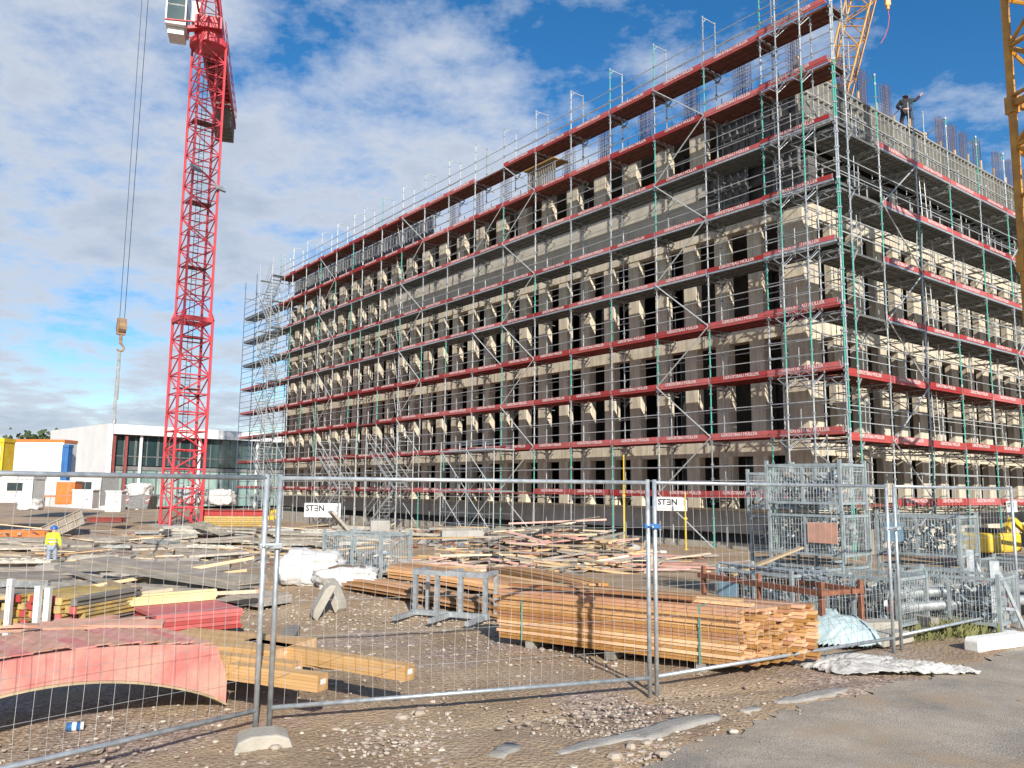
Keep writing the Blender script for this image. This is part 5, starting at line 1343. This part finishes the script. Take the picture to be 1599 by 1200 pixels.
# ---------------------------------------------------------------- formwork panels and clutter in the yard
def frame_panel(L_, w, face='panel_face', rib='panel_grey'):
    m = MB(); m.bb((-L_/2, -w/2, 0), (L_/2, w/2, .02), 1); h = .12
    for y in (-w/2, w/2-.04): m.bb((-L_/2, y, .021), (L_/2, y+.04, h), 0)
    n = max(3, int(L_/.42))
    for i in range(n+1): x = -L_/2+(L_-.04)*i/n; m.bb((x, -w/2+.041, .021), (x+.04, w/2-.041, h-.004), 0)
    m.bb((-L_/2+.05, -.025, .022), (L_/2-.05, .025, h-.01), 0)
    return m.mesh('frame_panel', [rib, face])
def yard():
    q = random.Random(31)
    kinds = [frame_panel(2.7, .9), frame_panel(2.7, 1.35), frame_panel(1.35, .9, rib='galv_old'), frame_panel(3.3, .6, rib='wood_grey')]
    up_ = [frame_panel(2.7, 1.2, rib='concrete_light')]
    g = 'grey formwork panels lying about the yard'; lb = 'weathered grey formwork panel lying with others in the yard left of the shell'
    lean = [(92, 838, 0, R(70), R(-26), R(4), 'ribbed grey formwork panel tilted up behind the worker'), (545, 852, 1, R(0), R(48), R(20), 'grey slatted formwork panel propped up behind the lone wire crate'), (330, 840, 0, R(8), R(10), R(-30), 'dark edged panel lying askew right of the crane foot')]
    for px, py, k, rx_, ry_, rz_, l2 in lean:
        c = P(px, py); o = link('formwork_panel', kinds[k], None, (c.x, c.y, c.z+.45), (rx_, ry_, rz_)); tag(o, l2, 'formwork panel', 'propped panels')
    spots = [(20, 858, 4), (60, 862, 3), (120, 856, 2), (25, 888, 3), (125, 884, 3), (30, 918, 2), (110, 916, 2), (60, 935, 2), (150, 905, 3), (200, 905, 3), (215, 912, 3), (180, 880, 2), (300, 930, 3), (250, 858, 3), (310, 868, 2), (350, 872, 2), (350, 852, 3), (290, 838, 3), (370, 836, 3), (400, 850, 2), (455, 862, 4), (480, 850, 4), (460, 842, 3), (510, 840, 3), (560, 835, 3), (610, 838, 2), (430, 838, 3), (230, 838, 2), (160, 848, 2), (700, 832, 2), (335, 861, 2), (650, 842, 2), (20, 905, 3), (10, 940, 3), (590, 850, 2), (180, 938, 2), (240, 885, 1), (270, 848, 2), (190, 860, 2), (130, 930, 2)]
    for px, py, n in spots:
        c = P(px, py); rz_ = q.gauss(.05, .35); zz = c.z+.02
        for k in range(n):
            me = q.choice(kinds); fl = q.random() < .35
            o = link('formwork_panel', me, None, (c.x+q.gauss(0, .18), c.y+q.gauss(0, .15), zz+(.13 if fl else 0)), ((math.pi if fl else 0)+q.gauss(0, .03), q.gauss(0, .03), rz_+q.gauss(0, .12)))
            tag(o, lb, 'formwork panel', g); zz += .135
    # loose timbers and tubes among them
    ms = [board_mesh(L_, .09, .05, mt, q) for L_ in (1.5, 2.4, 3.2) for mt in ('wood_pale', 'wood_grey', 'wood_fresh')]
    for k in range(110):
        px, py = (q.uniform(0, 700), q.uniform(828, 880)) if k < 70 else (q.uniform(0, 330), q.uniform(880, 950)) if k < 95 else (q.uniform(560, 780), q.uniform(832, 856))
        c = P(px, py); tag(link('timber', q.choice(ms), None, (c.x, c.y, c.z+q.uniform(.04, .3)), (q.gauss(0, .06), q.gauss(0, .07), q.gauss(.1, .6))), 'loose squared timber lying among the formwork panels', 'timber', 'loose timbers in the yard')
    # low rubbish of pipes and fittings: uncountable
    m = MB()
    for k in range(650):
        px, py = (q.uniform(0, 430), q.uniform(835, 945)) if k < 380 else (q.uniform(430, 780), q.uniform(828, 858))
        if 250 < px < 450 and py > 885: continue
        c = P(px, py); d = Vector((q.gauss(0, 1), q.gauss(0, .5), q.gauss(0, .12))).normalized()*q.uniform(.1, .6)
        mi = q.choice((0, 0, 1, 2, 3, 3))
        if q.random() < .5: m.tube(c+Vector((0, 0, .05+q.random()*.15)), c+d+Vector((0, 0, .08)), q.uniform(.015, .04), 5, mi)
        else: m.box(c+Vector((0, 0, .06)), (q.uniform(.1, .5), q.uniform(.05, .3), q.uniform(.03, .12)), mi, (q.gauss(0, .3), q.gauss(0, .3), q.random()*3))
    tag(m.build('site_debris', ['galv_old', 'wood_grey', 'rust', 'concrete_light']), 'scattered fittings and offcuts between the formwork panels', 'debris', kind='stuff')
    # distinct things in the yard
    def beams(label, px, py, L_, n, rows, mt, h=.1, rz=0., name='beam_stack', cat='beam stack', w=.16, z=0., depth=None):
        c = P(px, py) if depth is None else PD(px, py, depth); o = T(name, label, cat, (c.x, c.y, c.z+z), rz)
        for r_ in range(rows):
            for k in range(n): m = MB(); m.bb((0, k*(w+.02), r_*h), (L_*q.uniform(.97, 1), k*(w+.02)+w, r_*h+h-.015)); m.build('beam', mt, o)
        return o
    beams('stack of pale yellow beams right of the crane foot, under the red girder', 311, 822, 4.0, 3, 5, 'form_yellow', rz=R(4), h=.13)
    o = T('red_girder', 'bright red steel girder lying on the pale yellow beam stack', 'girder', P(311, 822)+Vector((0, 0, .66)), R(4))
    m = MB(); m.bb((0, 0, 0), (4.0, .3, .05)); m.bb((0, 0, .33), (4.0, .3, .38)); m.bb((0, .12, .051), (4.0, .18, .329)); m.bb((0, 0.0, .051), (.04, .3, .329)); m.build('flange', 'toe_red', o)
    beams('orange beams with grey joists on top at the left edge behind the worker', -10, 838, 2.7, 4, 2, 'orange', rz=0, h=.16)
    beams('low stack of dark red planks left of the crane foot', 135, 815, 2.4, 4, 3, 'deck_red', rz=R(3), h=.1)
    small = P(404, 812); o = T('yellow_box', 'yellow site box beside the left fence joint far behind', 'box', small, 0)
    m = MB(); m.bb((0, 0, 0), (1.5, .7, .8)); m.build('body', 'yellow', o, bevel=.04); m = MB(); m.bb((.1, -.02, .3), (1.4, -.003, .55)); m.build('panel', 'form_yellow', o)
    for px, py, h_ in ((560, 838, 1.4), (618, 846, 1.0), (655, 842, 1.1), (745, 848, 1.2)):
        pass
    # props and short walls at the foot of the stairs
    for k, (px, py, w_, h_, lb2) in enumerate(((578, 838, 1.0, .8, 'grey concrete starter wall left of the access stairs'), (690, 850, 1.6, .5, 'low grey concrete block wall at the foot of the access stairs'))):
        c = P(px, py); m = MB(); m.bb((0, 0, 0), (w_, .4, h_)); tag(m.build('concrete_piece', 'concrete', None, c, (0, 0, R(15)), bevel=.02), lb2, 'concrete piece')
yard()

# dark red stack with yellow beams, left foreground
def near_left():
    q = random.Random(77)
    z0 = hgt(*P(290, 1010).xy)
    a = P(243, 1016); b = P(376, 1000); rz = math.atan2(b.y-a.y, b.x-a.x)
    o = T('red_panel_stack', 'stack of bright red formwork boards behind the glued beams', 'panel stack', (a.x, a.y, a.z+.16), rz)
    Lp = (b-a).length
    for k in range(5):
        m = MB(); m.bb((q.gauss(0, .008), q.gauss(0, .01), k*.047), (Lp+q.gauss(0, .01), 1.55+q.gauss(0, .01), k*.047+.042)); m.build('board', 'form_red', o)
    m = MB(); m.bb((.1, .1, -.16), (.25, 1.4, -.005)); m.bb((Lp-.25, .1, -.16), (Lp-.1, 1.4, -.005)); m.build('bearer', 'wood_grey', o)
    top = a.z+.16+5*.047
    dv = Vector((math.cos(rz), math.sin(rz), 0)); nv = Vector((-math.sin(rz), math.cos(rz), 0))
    for k, (f, n_, L_, lb) in enumerate(((-.25, .95, 1.25, 'pale yellow beam on the red boards, front one of the pair'), (-.38, 1.22, 1.5, 'pale yellow beam on the red boards, rear one of the pair'))):
        c = a+dv*(f+L_/2)+nv*n_; m = MB(); m.bb((-L_/2, -.06, 0), (L_/2, .06, .075)); m.bb((-L_/2, -.03, .076), (L_/2, .03, .1))
        tag(m.build('timber_beam', 'beam_yellow', None, (c.x, c.y, top+.002), (0, 0, rz+.02)), lb, 'beam')
    # bundle of yellow and red beam ends further left
    c = P(22, 1010); oo = T('beam_bundle', 'bundle of short yellow beams with red ends at the left edge', 'beam bundle', (c.x, c.y, c.z+.02), R(75))
    for r_ in range(6):
        for k in range(10):
            m = MB(); x0 = q.gauss(0, .09); y0 = -k*.105+q.gauss(0, .008); z = .05+r_*.09
            m.bb((x0, y0, z), (x0+.95, y0+.085, z+.028), 0); m.bb((x0, y0+.028, z+.0285), (x0+.95, y0+.056, z+.052), 0); m.bb((x0, y0, z+.0525), (x0+.95, y0+.085, z+.08), 0); m.bb((x0-.02, y0, z), (x0-.001, y0+.085, z+.08), 1 if q.random() < .6 else 0)
            m.build('beam', ['form_yellow', 'form_red'] if q.random() < .7 else ['wood_grey', 'form_yellow'], oo)
    for k, (px, py, h_) in enumerate(((8, 1015, .8), (52, 1022, .75), (68, 1020, .72))):
        c = P(px, py); m = MB(); m.bb((-.03, -.03, 0), (.03, .03, h_)); m.bb((-.08, -.05, 0), (.08, .05, .02)); tag(m.build('white_post', 'white_paint', None, c), ('white upright post at the very left edge before the beam bundle', 'white upright post before the beam bundle, left of the close pair', 'white upright post before the beam bundle, right of the close pair')[k], 'post')
    # glued timber beams
    def glulam(a, b, w, h_, label, z=.25, ends=True):
        h = h_*.8; a, b = Vector(a), Vector(b); rz = math.atan2(b.y-a.y, b.x-a.x); L_ = (b-a).length
        o = T('glulam_beam', label, 'timber beam', (b.x, b.y, b.z+z), rz, 'glued timber beams')
        m = MB(); n = 5
        for k in range(n): m.bb((-L_, 0, h*k/n), (0, w, h*(k+1)/n-.0015), 0)
        m.build('lamella', 'glulam', o)
        m = MB(); m.bb((.0005, 0, 0), (.003, w, h)); m.build('end_grain', 'wood_end', o)
        m = MB(); m.bb((.004, w*.25, h*.4), (.006, w*.75, h*.72)); m.build('paper_label', 'white_paint', o)
    g0 = 0.
    def at(px, py, z):
        d = ray(px, py); t = (z-EYE)/d.z; return Vector((0, 0, EYE))+d*t
    a_, b_ = at(352, 1062, .3), at(495, 1082, .3)
    z_ = .3
    glulam((a_.x, a_.y, 0), (b_.x, b_.y, 0), .13, .16, 'honey coloured glued beam, the nearest with its end towards the fence joint', z=z_)
    a2, b2 = at(380, 1018, .32), at(632, 1061, .32)
    glulam((a2.x, a2.y, 0), (b2.x, b2.y, 0), .12, .16, 'honey coloured glued beam reaching farthest right over the dirt', z=.30)
    a3, b3 = at(230, 1030, .3), at(455, 1062, .3)
    glulam((a3.x, a3.y, 0), (b3.x, b3.y, 0), .13, .16, 'glued beam in the middle of the row, ending behind the left fence joint', z=.30)
    a4, b4 = at(240, 1012, .3), at(540, 1048, .3)
    glulam((a4.x-.05, a4.y+.1, 0), (b4.x-.1, b4.y+.1, 0), .2, .12, 'pale short glued beam lying between the two long ones', z=.28)
    a5, b5 = at(220, 1020, .3), at(425, 1040, .3)
    glulam((a5.x, a5.y, 0), (b5.x, b5.y, 0), .7, .16, 'broad glued timber panel beside the pink arch formwork', z=.3)
    for k, (px, py) in enumerate(((300, 1062), (440, 1045))):
        c = P(px, py); m = MB(); m.bb((-.08, -.1, -.02), (.08, .9, .28)); tag(m.build('bearer', 'wood_grey', None, (c.x, c.y+.1, 0), (0, 0, R(10))), ('timber bearer under the glued beams near the pink arch', 'timber bearer under the glued beams near the fence joint')[k], 'bearer')
    # pink arch formwork: a plate standing on edge, curved underside
    def at_y(px, py, Y): return PD(px, py, Y)
    l_, r_ = at(-60, 1150, .0), P(352, 1108)
    A_ = Vector((-4.35, 5.05, 0)); B_ = Vector((r_.x, r_.y, 0)); rz = math.atan2(B_.y-A_.y, B_.x-A_.x); Lp = (B_-A_).length
    o = T('arch_formwork', 'worn pink curved formwork arch on the ground behind the left fence panel', 'formwork', (A_.x, A_.y, 0), rz)
    under = []; over = []; n = 26
    for i in range(n+1):
        u = i/n; x = Lp*u; under.append((x, .05+.385*math.sin(math.pi*min(1, u*1.0))**.8))
    q2 = random.Random(5)
    def topz(u): return .52+.14*math.sin(math.pi*min(1, max(0, (u-.05)*1.05)))-.22*ss(u, .0, -.2)
    pts_top = [(Lp*i/n, topz(i/n) if i/n < .97 else .27) for i in range(n+1)]
    m = MB()
    for i in range(n):
        (x0, zu0), (x1, zu1) = under[i], under[i+1]; (_, zt0), (_, zt1) = pts_top[i], pts_top[i+1]
        f0, f1 = zu0+.55*(zt0-zu0), zu1+.55*(zt1-zu1)
        for d0, d1, mi, za0, za1, zb0, zb1 in ((0, .03, 0, zu0, zu1, zt0, zt1),):
            m.add([(x0, d0, za0), (x1, d0, za1), (x1, d0, zb1), (x0, d0, zb0), (x0, d1, za0), (x1, d1, za1), (x1, d1, zb1), (x0, d1, zb0)], [(0, 1, 2, 3), (5, 4, 7, 6), (3, 2, 6, 7), (4, 5, 1, 0)]+([(1, 5, 6, 2)] if i == n-1 else [])+([(0, 3, 7, 4)] if i == 0 else []), 0)
    m.build('face_plate', 'pink_form', o)
    m = MB()
    for i in range(n):
        (x0, z0_), (x1, z1_) = under[i], under[i+1]
        m.add([(x0, -.012, z0_-.02), (x1, -.012, z1_-.02), (x1, .9, z1_-.02), (x0, .9, z0_-.02), (x0, -.012, z0_-.002), (x1, -.012, z1_-.002), (x1, .9, z1_-.002), (x0, .9, z0_-.002)], [(0, 3, 2, 1), (4, 5, 6, 7), (0, 1, 5, 4), (2, 3, 7, 6)])
    m.build('curved_skin', 'wood_pale', o)
    for k, y in enumerate((.18, .36, .54, .72, .87)):
        m = MB()
        for i in range(n):
            (x0, zu0), (x1, zu1) = under[i], under[i+1]; zt0, zt1 = pts_top[i][1]-.01+.02*q2.random(), pts_top[i+1][1]-.01+.02*q2.random()
            m.add([(x0, y, zu0), (x1, y, zu1), (x1, y, zt1), (x0, y, zt0), (x0, y+.03, zu0), (x1, y+.03, zu1), (x1, y+.03, zt1), (x0, y+.03, zt0)], [(0, 1, 2, 3), (5, 4, 7, 6), (3, 2, 6, 7), (0, 4, 5, 1)])
        m.build('rib', 'pink_worn', o)
    for k in range(20):
        u = .03+k*.047; m = MB(); m.bar((Lp*u, .02+.12*q2.random(), topz(u)+.006), (Lp*u+q2.gauss(0, .03), .92, topz(u)+.012+.01*q2.random()), .12+.06*q2.random(), .012); m.build('slat', 'pink_worn' if k % 3 else 'pink_form', o)
    # second pink sheet pile behind it
    for k in range(7):
        c = P(70+k*16, 1035-q2.random()*8); m = MB(); m.bb((-.55, -.12, 0), (.55, .12, .03))
        tag(m.build('pink_board', 'pink_worn', None, (c.x, c.y, .30+.03*k*.5), (q2.gauss(0, .1), q2.gauss(0, .1), R(20)+q2.gauss(0, .5))), 'worn pink board on the pile above the arch formwork', 'board', 'worn pink boards over the arch')
    for k in range(3):
        c = P(60+k*50, 1040); m = MB(); m.bb((-.15, -.3, -.05), (.15, .3, .29)); tag(m.build('timber_block', 'wood_grey', None, (c.x, c.y+.2, 0), (0, 0, R(15*k))), 'rough timber block propping up the worn pink boards', 'timber block', 'blocks under the pink boards')
    # drink can
    c = P(117, 1142); o = T('drink_can', 'blue and white drink can lying on the dirt under the fence', 'can', (c.x, c.y, .035), R(20))
    m = MB(); m.tube((-.06, 0, 0), (.04, 0, 0), .033, 14); m.build('body', 'blue', o, smooth=True); m = MB(); m.tube((.041, 0, 0), (.06, 0, 0), .031, 14); m.tube((-.02, 0, 0), (.01, 0, 0), .0335, 14); m.build('band', 'white_paint', o)
mat('glulam', (.60, .38, .17), (.46, .27, .11), rough=.65, scale=1.2, stretch=(1, 8, 14), bump=.1)
near_left()

# ---------------------------------------------------------------- banners
def banner(label, c, rz, w, h):
    o = T('banner', label, 'sign', c, rz); m = MB(); m.bb((-w/2, 0, 0), (w/2, .02, h)); m.build('board', 'white_wall', o)
    u = h*.42; x = -w*.46
    me = text_mesh('ST', u*1.38, 'dark_cloth', .003, 'LEFT', u*.035); link('lettering', me, o, (x, -.006, h*.62), (math.pi/2, 0, 0))
    tw = tmesh_dims(me); m = MB(); x2 = x+tw+u*.1
    for k in range(3): m.bb((x2, -.009, h*.62-u*.5+k*u*.42), (x2+u*.55, -.003, h*.62-u*.5+k*u*.42+u*.2))
    m.bb((x2+u*.56, -.009, h*.62-u*.5), (x2+u*.72, -.003, h*.62+u*.5)); m.build('lettering', 'dark_cloth', o)
    me = text_mesh('N', u*1.38, 'dark_cloth', .003, 'LEFT', u*.035); link('lettering', me, o, (x2+u*.78, -.006, h*.62), (math.pi/2, 0, 0))
    m = MB()
    for k in range(3): m.box((w*.40, -.006, h*(.72-.14*k)), (w*.08, .008, h*.05), 0, (0, R(-25), 0))
    m.bb((-w*.45, -.009, h*.12), (w*.2, -.003, h*.15)); m.build('emblem', 'grey_paint', o)
def on_long(px, py, t=-.25):
    d = ray(px, py); n_ = Vector((math.cos(TH), math.sin(TH), 0)); A0 = W(t, 0, 0); t_ = (A0-Vector((0, 0, EYE))).dot(n_)/d.dot(n_); return Vector((0, 0, EYE))+d*t_
c = on_long(503, 808, -1.6); banner('large white banner with dark lettering low on the long scaffold, left of the stairs', c, R(-10), 2.35, .85)
c = on_long(1049, 798); banner('white banner with dark lettering hung on the scaffold at the middle fence joint', c, R(-20), 1.1, .50)
d = ray(1581, 800); nn = Vector((-math.sin(TH), math.cos(TH), 0)); A0 = W(0, -.2, 0); t_ = (A0-Vector((0, 0, EYE))).dot(nn)/d.dot(nn); c = Vector((0, 0, EYE))+d*t_
banner('small white banner with dark lettering on the short side scaffold at the right edge', c, TH, .95, .42)

# ramp wall, mini excavator at the right behind the crates
def right_back():
    m = MB(); m.bb((3.2, W2-1.0, -.2), (20, W2-.75, .62)); o = tag(m.build('ramp_wall', 'cream', None, W(0, 0, 0), (0, 0, TH)), 'low cream ramp wall in front of the short side, under its lowest toe boards', 'wall')
    c = P(1610, 900); o = T('mini_excavator', 'yellow mini excavator partly hidden behind the crates at the right', 'excavator', (c.x+.9, c.y+3.2, -.25), R(25))
    m = MB(); m.bb((-.7, -.5, .45), (.7, .5, 1.0)); m.build('body', 'yellow', o, bevel=.08)
    for y in (-.6, .35): m = MB(); m.bb((-.8, y, 0), (.8, y+.25, .42)); m.build('track', 'grey_paint', o, bevel=.12)
    m = MB(); m.bar((.6, 0, .9), (1.1, 0, 1.35), .15, .2); m.bar((1.1, 0, 1.35), (1.8, 0, .9), .12, .15); m.build('arm', 'yellow', o)
    m = MB(); m.prism([(1.65, .95), (2.0, .85), (1.95, .5), (1.65, .55)], -.2, .2); m.build('bucket', 'grey_paint', o)
    m = MB(); m.bb((-.5, -.4, 1.0), (.2, .4, 1.12)); m.build('seat', 'dark_cloth', o)
    # rubble tipping box on the long top deck
    c = W(.5, S[6]-1.2, DK(7)+.25); o = T('crate_pallet', 'pale slatted timber box on the second highest deck of the long scaffold', 'box', c, TH)
    m = MB()
    for y in [i*.16 for i in range(13)]: m.bb((-.35, y, 0), (-.31, y+.07, 1.0))
    m.build('slats', 'wood_grey', o); m = MB(); m.bb((-.5, -.1, 1.0), (.4, 2.15, 1.05)); m.bb((-.34, 0, 0), (.35, 2.0, .06)); m.build('cover', 'wood_fresh', o)
right_back()
